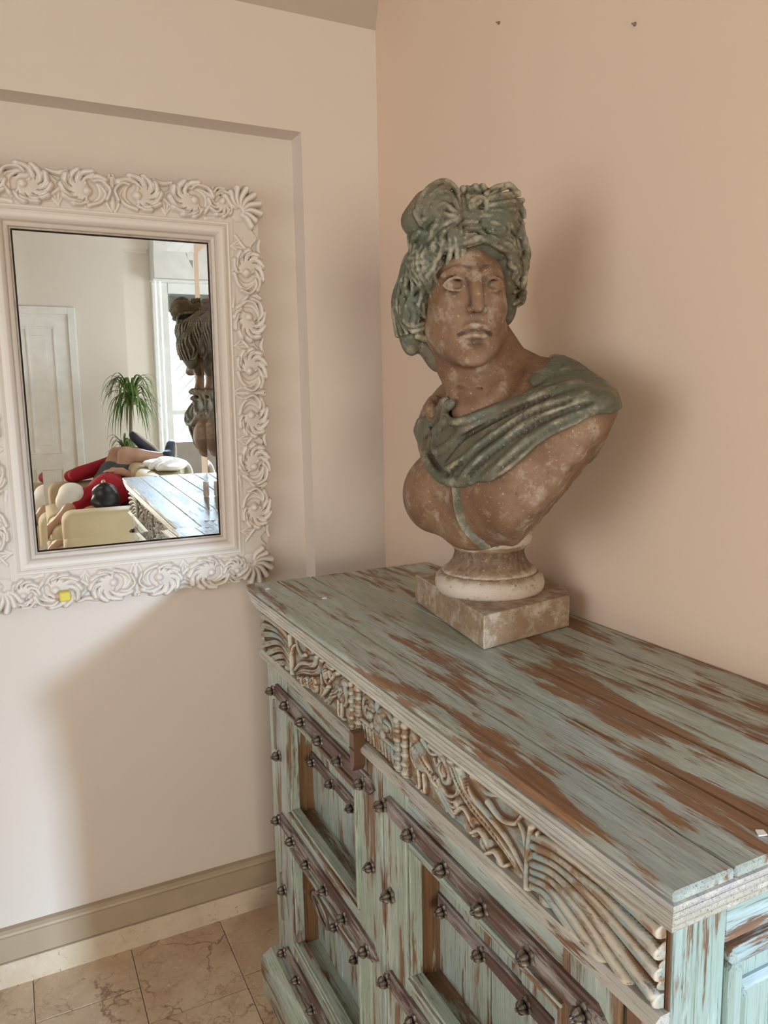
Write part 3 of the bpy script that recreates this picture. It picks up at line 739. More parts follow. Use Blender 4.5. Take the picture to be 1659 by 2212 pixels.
        Q = []
        for ax in range(3):
            u, w = (ax+1) % 3, (ax+2) % 3
            sl0 = [slice(None)]*3; sl1 = [slice(None)]*3; sl0[ax] = slice(0, -1); sl1[ax] = slice(1, None)
            A = S_[tuple(sl0)]; B = S_[tuple(sl1)]; E = np.argwhere(A != B)
            ok = (E[:, u] > 0) & (E[:, w] > 0) & (E[:, u] < S_.shape[u]-1) & (E[:, w] < S_.shape[w]-1); E = E[ok]
            if not len(E): continue
            fl = A[E[:, 0], E[:, 1], E[:, 2]]
            du = np.zeros(3, int); du[u] = 1; dw = np.zeros(3, int); dw[w] = 1
            g = lambda e: vid[e[:, 0], e[:, 1], e[:, 2]]
            q = np.stack([g(E-du-dw), g(E-dw), g(E), g(E-du)], 1)
            q[~fl] = q[~fl][:, ::-1]; Q.append(q)
        F = np.concatenate(Q); F = F[(F >= 0).all(1)]
        for _ in range(relax):
            A = np.zeros_like(V); n = np.zeros(len(V))
            for i in range(4):
                a, b = F[:, i], F[:, (i+1) % 4]
                for x, y in ((a, b), (b, a)):
                    for k in range(3): A[:, k] += np.bincount(x, V[y, k], len(V))
                    n += np.bincount(x, minlength=len(V))
            V = (1-wt)*V+wt*A/np.maximum(n, 1)[:, None]
        Dc = np.clip(D, -.009, .009)
        for _ in range(2):
            for ax in range(3):
                B = Dc.copy(); c_ = [slice(None)]*3; l_ = [slice(None)]*3; r_ = [slice(None)]*3; c_[ax] = slice(1, -1); l_[ax] = slice(0, -2); r_[ax] = slice(2, None)
                B[tuple(c_)] = (Dc[tuple(c_)]+Dc[tuple(l_)]+Dc[tuple(r_)])/3; Dc = B
        F_ = Field.__new__(Field); F_.lo, F_.h, F_.n, F_.D = s.lo, s.h, s.n, Dc-np.clip(D, -.009, .009)
        cav = np.clip(.5+F_.at(V)/(1.15*s.h), 0, 1).astype(np.float32)
        me = np_mesh(name, V, F)
        if len(me.vertices) == len(cav): a_ = me.attributes.new('cavity', 'FLOAT', 'POINT'); a_.data.foreach_set('value', cav)
        return me
def frame(a0, c0, fwd):
    """frame at (a0, c0) whose second axis points along the horizontal unit vector fwd, first axis to its right-hand viewer side"""
    fx, fy = fwd; n = math.hypot(fx, fy); fx /= n; fy /= n; rx, ry = -fy, fx
    f = lambda X, Y, Z: ((X-a0)*rx+(Y-c0)*ry, (X-a0)*fx+(Y-c0)*fy, Z+0*X)
    g = lambda p, q, z: (a0+p*rx+q*fx, c0+p*ry+q*fy, z)
    return f, g

# ------------------------------------------------------------------ the bust of a young god
# local frame: x to the viewer's right, y away from the viewer, z up; origin under the pedestal axis
BO = Vector((-.150, -.795, 0)); BRZ = math.atan2(-.560, .828)
bust = empty('classical_bust', (BO.x, BO.y, CT), BRZ)
prop(bust, 'weathered terracotta bust of a curly-haired young god on the teal sideboard', 'bust')
_Cw = Vector((-1.0423, -2.1151, 1.5)); _R = _cam_axes(); _Bi = Matrix.Rotation(-BRZ, 3, 'Z')
CL = _Bi @ (_Cw-BO)                                     # viewer in the bust's own frame
def sight(px, py):
    """direction in the bust's frame in which a measured point lies"""
    return _Bi @ (_R @ Vector((px-829.5, -(py-1106.), -1655.)).normalized())
def onto(F, px, py, off=0.0, miss=9.0):
    d = sight(px, py); o = CL+d*(abs(CL.y)-.45)/d.y*1.0
    return F.march(o, d, .75, .0015, off, miss)
c1 = lambda pts: [(830+x*.3074, 360+y*.3074) for x, y in pts]
c2 = lambda pts: [(830+x*.3074, 850+y*.3074) for x, y in pts]
HF = frame(-.050, -.165, (.276, -.961))                 # head: (p right, q forward, z)
# frame() gives the right-hand side of someone facing us reversed for the viewer; p > 0 must be the viewer's right
HF = (lambda X, Y, Z: ((X+.050)*.961+(Y+.165)*.276, (X+.050)*.276-(Y+.165)*.961, Z+0*X), lambda p, q, z: (-.050+p*.961+q*.276, -.165+p*.276-q*.961, z))
BF = (lambda X, Y, Z: ((X-.01)*.71-(Y+.02)*.704, -(X-.01)*.704-(Y+.02)*.71, Z+0*X), lambda s, t, z: (.01+s*.71-t*.704, -.02-s*.704-t*.71, z))
G = Field((-.215, -.36, 1.185), (.275, .16, 1.81), .0027)
# chest and shoulders (body frame: s towards his left, t forward)
G.ell((.02, .005, 1.385), (.17, .105, .15), fr=BF)
G.ell((-.088, .078, 1.305), (.078, .066, .082), .05, fr=BF); G.ell((.095, .080, 1.345), (.105, .062, .085), .05, fr=BF)
G.line([(-.150, -.01, 1.455), (-.03, .0, 1.50), (.10, .0, 1.515), (.245, .012, 1.480)], .052, .040, .05, fr=BF)
G.ell((.225, .02, 1.462), (.055, .055, .060), .03, fr=BF); G.ell((-.165, .0, 1.42), (.05, .06, .075), .03, fr=BF)
G.ell((.165, .005, 1.40), (.10, .095, .11), .05, fr=BF); G.ell((.10, .03, 1.31), (.09, .07, .09), .05, fr=BF)
# neck, leaning forward, with the two muscles that carry it
top = HF[1](0, -.005, 1.63)
G.line([(.012, -.030, 1.47), (-.006, -.085, 1.55), top], .078, .060, .03)
G.line([HF[1](-.055, -.01, 1.64), (-.060, -.118, 1.53), (-.046, -.128, 1.468)], .018, .012, .02)
G.line([HF[1](.050, -.03, 1.63), (.018, -.140, 1.54), (-.036, -.130, 1.466)], .014, .011, .02)
G.line([(.03, -.03, 1.565), (.085, -.02, 1.535), (.15, -.06, 1.515)], .034, .03, .03)
G.ell((0, .065, 1.265), (.075, .055, .075), .03, fr=BF)
# cuts: rough side, his right side, back, foot
def plane(n, p):
    n = np.array(n, float); n /= np.linalg.norm(n); return lambda X, Y, Z: ((X-p[0])*n[0]+(Y-p[1])*n[1]+(Z-p[2])*n[2]).astype(np.float32)
rg = np.random.default_rng(3)
def lumps(X, Y, Z):
    v = 0
    for f, a in ((60, 1), (130, .6), (260, .4)):
        v = v+a*np.sin(X*f+1.3+2*np.sin(Z*f*.6))*np.sin(Y*f*1.1+.7)*np.sin(Z*f*.9+2*np.sin(Y*f*.5))
    return v
pl1 = plane((.74, -.27, -.61), (.225, -.185, 1.462))
G.op(lambda X, Y, Z: pl1(X, Y, Z)+.0030*lumps(X, Y, Z), k=.012, mode='i')
G.op(lambda X, Y, Z: -(BF[0](X, Y, Z)[0]+.185-.16*np.clip(1.30-Z, 0, 1)), k=.02, mode='i')
G.op(lambda X, Y, Z: -(BF[0](X, Y, Z)[1]+.085-.25*np.clip(1.34-Z, 0, 1)), k=.02, mode='i')
G.op(lambda X, Y, Z: 1.212+.18*(X+.06)**2*6-Z-.10*np.clip(-Y, 0, 1), (-.215, -.36, 1.185), (.275, .16, 1.40), .018, 'i')
# head
G.ell((0, -.012, 1.700), (.078, .094, .090), .02, fr=HF)
G.ell((.003, .030, 1.668), (.062, .074, .098), .03, fr=HF)
G.ell((.003, .046, 1.632), (.050, .053, .065), .03, fr=HF)
G.cap((-.040, .012, 1.628), (-.012, .078, 1.584), .020, .020, .03, fr=HF); G.cap((.044, .012, 1.628), (.012, .078, 1.584), .020, .020, .03, fr=HF)
G.ell((0, .083, 1.580), (.023, .019, .0195), .018, fr=HF)
for sg in (-1, 1):
    G.ell((sg*.036+.002, .064, 1.655), (.022, .024, .026), .02, fr=HF)                      # cheek
    G.ell((sg*.033, .110, 1.692), (.022, .013, .0125), .010, 's', fr=HF)               # socket
    G.line([(sg*.012, .0950, 1.7055), (sg*.030, .0970, 1.7130), (sg*.052, .077, 1.7065)], .0048, .003, .010, fr=HF)  # brow
    G.ell((sg*.0335, .0850, 1.6900), (.0160, .0140, .0112), .002, fr=HF)               # eyeball
    G.line([(sg*.0165, .0945, 1.6895), (sg*.0235, .1010, 1.6985), (sg*.0335, .1015, 1.7010), (sg*.0450, .0940, 1.6975), (sg*.0515, .0850, 1.6900)], .0030, .0024, .0015, fr=HF)
    G.line([(sg*.0165, .0945, 1.6885), (sg*.0240, .0990, 1.6820), (sg*.0340, .0985, 1.6800), (sg*.0450, .0920, 1.6835), (sg*.0515, .0850, 1.6890)], .0024, .0020, .0015, fr=HF)
    G.line([(sg*.014, .0990, 1.7065), (sg*.030, .1000, 1.7095), (sg*.050, .0880, 1.7040)], .0020, .0014, .002, fr=HF)
    G.ell((sg*.0112, .1060, 1.6475), (.0062, .0095, .0062), .003, fr=HF)               # nostril wing
    G.ell((sg*.0065, .1150, 1.6415), (.0032, .0055, .0028), .003, 's', fr=HF)
G.line([(0, .0960, 1.706), (0, .1045, 1.690), (0, .1140, 1.664), (0, .1175, 1.651)], .0060, .0080, .006, fr=HF)
G.line([(0, .0940, 1.708), (0, .1030, 1.690), (0, .1110, 1.664)], .0088, .0075, .006, fr=HF)
G.ell((0, .1190, 1.6495), (.0082, .0080, .0070), .004, fr=HF)
G.ell((0, .080, 1.617), (.028, .016, .020), .015, fr=HF)                                # mouth mound
G.line([(-.0280, .0900, 1.6100), (-.0160, .1015, 1.6195), (-.0050, .1065, 1.6225), (0, .1055, 1.6210), (.0050, .1065, 1.6225), (.0160, .1015, 1.6195), (.0280, .0900, 1.6100)], .0050, .0050, .002, fr=HF)
G.line([(-.0190, .0955, 1.6050), (-.008, .1030, 1.6035), (.008, .1030, 1.6035), (.0190, .0955, 1.6050)], .0062, .0062, .002, fr=HF)
G.line([(-.0290, .0945, 1.6080), (-.014, .1065, 1.6125), (0, .1115, 1.6130), (.014, .1065, 1.6125), (.0290, .0945, 1.6080)], .0030, .0030, .0015, 's', fr=HF)
G.ell((0, .1060, 1.5945), (.014, .0065, .005), .010, 's', fr=HF)
# ears, half hidden by the hair
for sg in (-1, 1):
    G.line([(sg*.071, .018, 1.692), (sg*.080, .004, 1.694), (sg*.083, -.004, 1.678), (sg*.078, .006, 1.660), (sg*.070, .016, 1.650)], .0058, .0048, .004, fr=HF)
# neck creases, small damage
G.line([(-.060, -.1505, 1.523), (-.03, -.166, 1.517), (.01, -.150, 1.527)], .002, .001, .004, 's')
G.op(lambda X, Y, Z: np.full(np.broadcast(X, Y, Z).shape, 1, np.float32), (-.01, -.01, 1.2), (0, 0, 1.21), .001)
def lean(me):
    """the shoulders and chest sit well forward over the pedestal"""
    n = len(me.vertices); V = np.empty(n*3, np.float32); me.vertices.foreach_get('co', V); V = V.reshape(-1, 3)
    w = np.clip((1.60-V[:, 2])/.12, 0, 1); w = w*w*(3-2*w); k = 1-.062*w
    front = np.clip((-.03-V[:, 1])/.12, 0, 1)*np.clip((1.47-V[:, 2])/.08, 0, 1)
    V[:, 0] *= k; V[:, 1] -= .095*w+.02*front; V[:, 2] = 1.5+(V[:, 2]-1.5)*k
    me.vertices.foreach_set('co', V.ravel()); me.update(); return me
body = link('figure', lean(G.mesh('figure', 1, .3)), None, bust)

# cloak: a thickened strip over the chest from the pin on his right shoulder to his left shoulder, with folds
def poly_sd(px, pz, poly):
    """signed distance to a polygon, negative inside"""
    d = np.full(px.shape, 1e9); ins = np.zeros(px.shape, bool); n = len(poly)
    for i in range(n):
        a, b = poly[i], poly[(i+1) % n]; ex, ez = b[0]-a[0], b[1]-a[1]; wx, wz = px-a[0], pz-a[1]
        t = np.clip((wx*ex+wz*ez)/(ex*ex+ez*ez), 0, 1); d = np.minimum(d, (wx-ex*t)**2+(wz-ez*t)**2)
        c = ((a[1] > pz) != (b[1] > pz)) & (px < ex*(pz-a[1])/(ez if abs(ez) > 1e-9 else 1e-9)+a[0]); ins ^= c
    return np.where(ins, -1, 1)*np.sqrt(d)
K = Field((-.215, -.36, 1.29), (.275, .16, 1.62), .0027)
sl, X, Y, Z = G.reg(K.lo, K.lo+np.array(K.n)*K.h)
gx = np.stack(np.meshgrid(K.ax[0], K.ax[1], K.ax[2], indexing='ij'), -1)
base = G.at(gx.reshape(-1, 3)).reshape(K.n).astype(np.float32)
# project every voxel through the viewer's eye on the measuring plane, where the cloak outline was drawn
outline = [(920, 898), (934, 872), (950, 858), (960, 866), (966, 888), (982, 907), (1000, 908), (1022, 902), (1045, 890), (1091, 871), (1137, 850), (1175, 822), (1192, 795), (1186, 770), (1211, 750), (1240, 770), (1275, 800), (1335, 840), (1345, 880), (1322, 893), (1272, 897), (1230, 915), (1184, 942), (1137, 973), (1100, 1003), (1045, 1034), (1011, 1047), (984, 1048), (962, 1042), (934, 1025), (913, 998), (906, 970), (890, 930), (900, 905)]
Rl = _Bi @ _R                                            # camera axes in the bust frame
v = gx-np.array(CL); m_ = np.array(Rl)
cx_, cy_, cz_ = (v@m_[:, 0]), (v@m_[:, 1]), (v@m_[:, 2])
ppx, ppy = 829.5+1655*cx_/-cz_, 1106-1655*cy_/-cz_
sd2 = poly_sd(ppx, ppy, outline)/1100.
del v, cx_, cy_, cz_, ppx, ppy
neckd = np.hypot(gx[..., 0]+.004, gx[..., 1]+.075-.0*gx[..., 2])-.070
K.D = smax(smax(base-.0095, sd2.astype(np.float32), .008), -(base+.012), .004).astype(np.float32)
del gx, sd2, base
def tube_on(F, G_, pts, r0, r1, k, off, seg=3, belly=0.0):
    P = [onto(G_, x, y, off) for x, y in smooth_line(pts, seg)]
    F.line(P, r0, r1, k, belly=belly, seg=2)
folds = [([(1560, 30), (1300, 90), (1050, 190), (850, 330), (650, 480), (540, 620)], .009, .007),
 ([(1560, 60), (1250, 190), (1000, 330), (830, 480), (690, 590)], .008, .005),
 ([(1400, 10), (1100, 110), (880, 230), (700, 350), (600, 430), (420, 560)], .009, .006),
 ([(1200, -20), (950, 60), (750, 170), (560, 260), (480, 340), (400, 400)], .0075, .005),
 ([(1080, -20), (850, 80), (700, 135), (570, 185), (440, 205)], .006, .005),
 ([(430, 50), (345, 180), (300, 300), (285, 420), (340, 520), (410, 590), (520, 615)], .008, .008),
 ([(450, 190), (370, 250), (330, 340), (360, 410), (440, 385)], .0065, .005),
 ([(1580, 40), (1450, 110), (1300, 195), (1100, 290), (900, 470), (730, 590)], .0065, .005),
 ([(640, 420), (520, 490), (390, 560)], .006, .004), ([(480, 60), (430, 120), (420, 190), (390, 260)], .006, .004),
 ([(1300, -60), (1100, 20), (900, 90)], .006, .004)]
for p, a, b in folds: tube_on(K, G, c2(p), a*.95, b*.95, .0075, .0085)
for p in ([(1450, 60), (1200, 150), (960, 270), (760, 410), (600, 560)], [(1300, 50), (1000, 150), (800, 290), (660, 390), (480, 540)], [(1150, 20), (930, 110), (700, 230), (560, 310), (430, 470)], [(1380, 165), (1150, 260), (960, 390), (780, 540)], [(330, 250), (310, 380), (370, 500), (450, 570)]):
    P = [onto(K, x, y, 0) for x, y in smooth_line(c2(p), 3)]; K.line(P, .0034, .0028, .006, 's', seg=2)
tube_on(K, G, c1([(1060, 1500), (1140, 1465), (1205, 1415), (1255, 1375)]), .010, .011, .008, .006)
P = [onto(G, x, y, .004) for x, y in c1([(1190, 1400), (1240, 1375), (1290, 1440), (1210, 1455)])]
K.line(P+[P[0]], .008, .008, .006)
# folds over the back of the shoulders down to the pin
for i in range(7):
    s0 = -.15+.012*i; pts = [BF[1](s0, .02-.01*i, 1.50-.004*i), BF[1](-.06+.03*i, -.075, 1.47-.012*i), BF[1](.08+.02*i, -.085, 1.45-.012*i), BF[1](.20, -.05, 1.475-.01*i)]
    K.line(pts, .008, .006, .008)
K.op(lambda X, Y, Z: pl1(X, Y, Z)+.0022*lumps(X, Y, Z)-.002, k=.006, mode='i')
cloak = link('cloak', lean(K.mesh('cloak', 1, .3)), None, bust)
# baldric
B_ = Field((-.10, -.30, 1.17), (.06, -.02, 1.35), .0022)
P = [onto(G, x, y, .0005) for x, y in smooth_line(c2([(518, 625), (524, 700), (535, 800), (565, 900), (615, 975), (680, 1040), (712, 1062)]), 3)]
for off in (-.0045, 0, .0045): B_.line([p+np.array([off, 0, 0]) for p in P], .0046, .0046, .003, seg=2)
for off in (-.0082, .0082): B_.line([p+np.array([off, -.0015, 0]) for p in P], .0026, .0026, .002, seg=2)
baldric = link('baldric', lean(B_.mesh('baldric')), None, bust)
# pin
Pb = Field((-.17, -.2, 1.42), (-.05, .12, 1.53), .002)
pc = onto(G, 938, 884, .010)
Pb.ell(tuple(pc), (.020, .014, .029), .003)
Pb.ell((pc[0]-.004, pc[1]-.010, pc[2]), (.012, .010, .019), .001)
pin = link('shoulder_pin', lean(Pb.mesh('shoulder_pin')), None, bust)

# hair
Hh = Field((-.20, -.345, 1.535), (.115, .02, 1.905), .0021)
Hh.ell((0, -.030, 1.712), (.090, .098, .098), .01, fr=HF)
Hh.ell((0, -.075, 1.66), (.062, .055, .070), .03, fr=HF)
Hh.ell((.010, .045, 1.758), (.082, .048, .034), .02, fr=HF)           # roll over the forehead
Hh.ell((-.072, .018, 1.725), (.034, .060, .046), .02, fr=HF); Hh.ell((.074, .012, 1.720), (.026, .058, .052), .02, fr=HF)
Hh.ell((-.092, -.012, 1.665), (.030, .050, .058), .02, fr=HF); Hh.ell((-.086, -.030, 1.618), (.024, .040, .040), .02, fr=HF)
Hh.line([HF[1](-.066, -.02, 1.62), HF[1](-.050, -.02, 1.585), HF[1](-.040, -.015, 1.560)], .020, .010, .015)
Hh.ell((.086, -.020, 1.668), (.024, .046, .040), .02, fr=HF)
Hh.ell((-.058, .060, 1.812), (.048, .040, .047), .012, fr=HF); Hh.ell((-.070, .055, 1.800), (.050, .036, .036), .012, fr=HF)  # left lobe of the knot
Hh.ell((.045, .050, 1.806), (.044, .036, .044), .012, fr=HF); Hh.ell((.056, .045, 1.825), (.030, .032, .030), .01, fr=HF)
Hh.ell((.004, .052, 1.806), (.032, .034, .040), .012, fr=HF)
Hh.ell((.003, .118, 1.672), (.061, .070, .0965), .008, 's', fr=HF, pad=.05)     # the face window
Hh.op(plane((0, 0, 1), (0, 0, 1.853)), k=.008, mode='i')
def lock(pts, r=.0058, off=.0006, k=.0022, r1=None, conv=c1):
    P = [p for p in (onto(Hh0, x, y, off, .013) for x, y in smooth_line(conv(pts), 3)) if p is not None]
    if len(P) < 2: return
    # drop jumps off the silhouette
    Q = [P[0]]
    for p in P[1:]:
        if np.linalg.norm(p-Q[-1]) < .035: Q.append(p)
    if len(Q) > 1: Hh.line(Q, r, r1 if r1 else r*.65, k, seg=2)
Hh.D += .0030
Hh0 = Field.__new__(Field); Hh0.__dict__.update(Hh.__dict__); Hh0.D = Hh.D.copy()
strands = [
 [(240, 330), (258, 240), (320, 150), (410, 105), (480, 130), (515, 200), (530, 310)], [(285, 320), (315, 250), (375, 195), (440, 185), (490, 240), (520, 310)],
 [(330, 330), (370, 285), (420, 265), (470, 300), (540, 340)], [(260, 390), (330, 340), (400, 330), (460, 345), (530, 350)], [(225, 320), (240, 360), (262, 410)],
 [(560, 130), (545, 210), (560, 310)], [(600, 130), (590, 220), (610, 300)], [(620, 250), (660, 225), (710, 240), (725, 290), (700, 325), (640, 310), (622, 262)],
 [(640, 140), (650, 180), (622, 225)], [(690, 140), (712, 180), (720, 215)], [(720, 200), (780, 150), (870, 120), (970, 112)],
 [(731, 240), (800, 210), (870, 196), (930, 180), (980, 190)], [(740, 285), (830, 262), (900, 250), (960, 240), (1000, 236)],
 [(743, 318), (830, 315), (900, 302), (965, 290)], [(740, 345), (840, 350), (900, 350), (960, 380)],
 [(650, 350), (570, 348), (480, 375), (400, 415), (352, 460), (370, 520), (430, 555), (500, 540)], [(640, 388), (560, 400), (490, 430), (452, 480), (490, 518), (560, 510), (600, 490)],
 [(650, 430), (600, 430), (562, 460), (585, 488), (640, 480)], [(385, 340), (370, 400), (340, 440), (326, 500), (345, 550)],
 [(660, 505), (600, 522), (540, 542), (480, 565), (420, 582), (375, 600)], [(330, 480), (270, 540), (242, 600), (250, 660), (300, 690), (350, 680)],
 [(320, 520), (298, 580), (310, 640), (360, 655)], [(355, 560), (342, 610), (385, 650)], [(420, 450), (400, 500), (440, 530)], [(520, 370), (470, 410), (420, 470)],
 [(670, 350), (740, 350), (820, 372), (868, 410), (860, 470), (800, 500), (730, 500), (690, 470), (662, 420)], [(700, 380), (760, 390), (828, 420), (830, 458), (780, 472), (730, 450)],
 [(680, 505), (740, 522), (800, 560), (860, 590), (910, 620), (940, 660)], [(740, 500), (800, 520), (850, 508), (900, 540), (930, 600)],
 [(880, 400), (910, 470), (930, 550), (960, 600), (1000, 640)], [(925, 335), (962, 420), (982, 500), (1010, 570), (1028, 640)], [(860, 480), (900, 520), (892, 580), (920, 640), (930, 700)],
 [(840, 540), (880, 560), (870, 600), (905, 640)], [(960, 620), (1010, 680), (1025, 760), (1000, 820), (935, 850), (905, 800)], [(940, 740), (980, 790), (960, 850), (915, 880)],
 [(1025, 700), (1025, 820), (975, 910), (910, 965)], [(1015, 760), (1000, 860), (940, 930)], [(980, 660), (990, 740), (950, 790)],
 [(250, 460), (212, 500), (212, 560), (240, 600), (190, 640), (150, 700)], [(230, 600), (172, 680), (220, 740), (260, 800), (230, 860)], [(285, 470), (262, 520), (225, 560)],
 [(150, 700), (132, 760), (200, 770), (250, 830), (280, 880)], [(120, 820), (160, 880), (210, 940), (260, 900), (290, 940), (310, 1000)],
 [(125, 920), (150, 1000), (145, 1080), (185, 1120)], [(182, 960), (212, 1040), (200, 1110), (268, 1100), (300, 1060)], [(260, 960), (272, 1040), (300, 1070)],
 [(205, 1150), (280, 1130), (330, 1160), (342, 1220)], [(235, 1190), (300, 1210), (350, 1280), (388, 1350)], [(300, 700), (262, 760), (300, 820), (312, 880)], [(330, 720), (300, 780), (330, 850)],
 [(205, 650), (170, 640), (200, 590)], [(140, 860), (120, 800), (150, 740)], [(870, 130), (930, 150), (985, 130)], [(560, 330), (600, 340), (660, 330), (730, 335)],
 [(905, 640), (890, 690), (925, 730), (905, 780)], [(880, 620), (915, 660), (955, 690), (945, 740)], [(960, 560), (940, 610), (970, 650), (1000, 700)], [(870, 560), (905, 590), (950, 600), (975, 640)],
 [(930, 700), (960, 740), (925, 790), (950, 840)], [(985, 560), (1015, 620), (990, 680), (1020, 720)], [(800, 350), (860, 370), (920, 420), (940, 480)], [(850, 330), (910, 380), (955, 450), (965, 520)], [(940, 480), (925, 530), (960, 570), (985, 600)],
 [(1000, 470), (985, 540), (1020, 600)], [(900, 250), (960, 290), (985, 350)], [(290, 600), (275, 640), (310, 690), (290, 740)], [(340, 640), (380, 660), (350, 700), (320, 760)],
 [(430, 130), (400, 160), (350, 190), (300, 240), (262, 300)], [(450, 220), (400, 225), (350, 270), (320, 320)], [(600, 385), (540, 395), (470, 440)], [(700, 410), (760, 425), (800, 445)]]
for p_ in strands: lock(p_, .0062, .0020, .0016, .0040)
for p_ in strands:
    lock([(x+22, y+18) for x, y in p_], .0045, .0012, .0012, .0030)
# the back of the head: wavy locks combed from the crown into the nape
for i in range(46):
    th = math.radians(-172+i*(250/45.)) ; a_ = []
    for j in range(7):
        u = j/6; r_ = .02+.098*math.sin(math.pi*.5*min(1, u*1.5)); zz = 1.800-.20*u**1.35
        w_ = .09*math.sin(j*1.5+i*.7); q0 = math.cos(th+w_); p0 = math.sin(th+w_)
        a_.append(HF[1](p0*r_*1.5, -.02-q0*r_*1.5, zz))
    ctr = np.array(HF[1](0, -.03, 1.70)); P = []
    for a in a_:
        a = np.array(a); d_ = ctr-a; d_[2] *= .5; d_ /= np.linalg.norm(d_); P.append(Hh0.march(a+(-d_)*.02, d_, .2, .0015, .0030))
    Hh.line(P, .0056, .0040, .0014, seg=3)
Hh.ell((.003, .120, 1.662), (.054, .060, .084), .004, 's', fr=HF, pad=.05)
hair = link('hair', Hh.mesh('hair', 1, .2), None, bust)

# pedestal and plinth
bp = [(.0, 1.112), (.108, 1.112), (.1125, 1.118), (.1145, 1.130), (.1115, 1.142), (.104, 1.149), (.0985, 1.1515), (.0985, 1.155), (.0955, 1.1575), (.086, 1.164), (.077, 1.176), (.0725, 1.190), (.0735, 1.199), (.079, 1.205), (.081, 1.2085), (.086, 1.212), (.0885, 1.222), (.0865, 1.232), (.079, 1.238), (.03, 1.244), (0.0, 1.244)]
mb = MB(); mb.lathe([(max(r, .001), z) for r, z in bp], 64)
rng = random.Random(5)
for v_ in mb.bm.verts:
    t = math.atan2(v_.co.y, v_.co.x); v_.co.x *= 1+.008*math.sin(3*t+1)+rng.uniform(-.003, .003); v_.co.z += rng.uniform(-.0008, .0008)
    
for v_ in mb.bm.verts: v_.co.y -= .035; v_.co.x *= .98
socle = mb.build('socle', None, bust, True)
mb = MB(); bmx = mb.bm
cor = [Vector(p) for p in ((-.294, -.992), (-.239, -.632), (-.012, -.668), (-.030, -.90), (-.066, -.953))]
cor = [(_Bi @ Vector((p.x-BO.x, p.y-BO.y, 0))).xy for p in cor]
mb.prism([(p.x, p.y) for p in cor], 'z', CT, CT+.064)
bmesh.ops.recalc_face_normals(bmx, faces=bmx.faces[:])
bmesh.ops.bevel(bmx, geom=bmx.edges[:], offset=.0045, segments=3, affect='EDGES', profile=.6)
bmesh.ops.triangulate(bmx, faces=bmx.faces[:]); bmesh.ops.subdivide_edges(bmx, edges=bmx.edges[:], cuts=3, use_grid_fill=True)
for v_ in bmx.verts:
    if v_.co.z > CT+.003:
        n_ = .0012*math.sin(v_.co.x*70)*math.sin(v_.co.y*55+1)*math.sin(v_.co.z*90); v_.co.x += n_; v_.co.y += n_*.7; v_.co.z += n_*.5
plinth = mb.build('plinth', None, bust, True)
for o_ in (body, cloak, baldric, pin, hair, socle, plinth): o_.location = (0, 0, -CT)
def m_stone(name, base, dust, dustamt, green=None, dark=(.07, .045, .03), attr=True, cw=.55):
    n = NT(name); P = n.pos()
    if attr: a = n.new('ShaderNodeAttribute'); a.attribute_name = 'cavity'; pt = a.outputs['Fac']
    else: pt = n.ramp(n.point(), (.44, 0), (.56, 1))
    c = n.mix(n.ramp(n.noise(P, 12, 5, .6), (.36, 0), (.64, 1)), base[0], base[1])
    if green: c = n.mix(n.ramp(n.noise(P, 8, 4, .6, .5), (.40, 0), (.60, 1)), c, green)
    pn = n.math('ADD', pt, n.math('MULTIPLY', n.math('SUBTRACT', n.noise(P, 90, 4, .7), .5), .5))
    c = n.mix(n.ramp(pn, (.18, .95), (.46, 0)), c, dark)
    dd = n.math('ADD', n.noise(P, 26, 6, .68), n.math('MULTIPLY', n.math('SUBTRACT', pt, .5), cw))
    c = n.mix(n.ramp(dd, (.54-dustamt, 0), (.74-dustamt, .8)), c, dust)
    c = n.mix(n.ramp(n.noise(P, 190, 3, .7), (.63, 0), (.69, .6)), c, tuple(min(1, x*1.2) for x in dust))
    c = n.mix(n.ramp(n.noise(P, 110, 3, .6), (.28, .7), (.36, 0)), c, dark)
    n.bump(n.math('ADD', n.noise(P, 150, 4, .7), n.math('MULTIPLY', n.noise(P, 420, 2), .6)), .6, .0018)
    return n.end(c, .60, 0, .4)
M['terra'] = m_stone('weathered_terracotta', ((.165, .083, .043), (.26, .150, .082)), (.46, .375, .28), .015, cw=.22)
M['terra_pale'] = m_stone('dusty_terracotta', ((.30, .20, .125), (.40, .28, .18)), (.66, .58, .49), .05, dark=(.085, .05, .03), attr=False)
M['verd'] = m_stone('green_patina', ((.115, .092, .058), (.185, .150, .10)), (.42, .37, .27), -.01, (.102, .110, .074), dark=(.035, .028, .016))
M['verdc'] = m_stone('green_patina_cloth', ((.125, .098, .062), (.195, .158, .105)), (.42, .37, .27), -.01, (.102, .110, .074), dark=(.045, .035, .022), cw=.32)
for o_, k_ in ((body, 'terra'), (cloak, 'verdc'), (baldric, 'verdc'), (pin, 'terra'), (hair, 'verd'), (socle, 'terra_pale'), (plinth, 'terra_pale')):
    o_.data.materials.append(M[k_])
hair['label'] = 'carved curls with a knot on top, greenish'; cloak['label'] = 'greenish folded cloak across the chest'
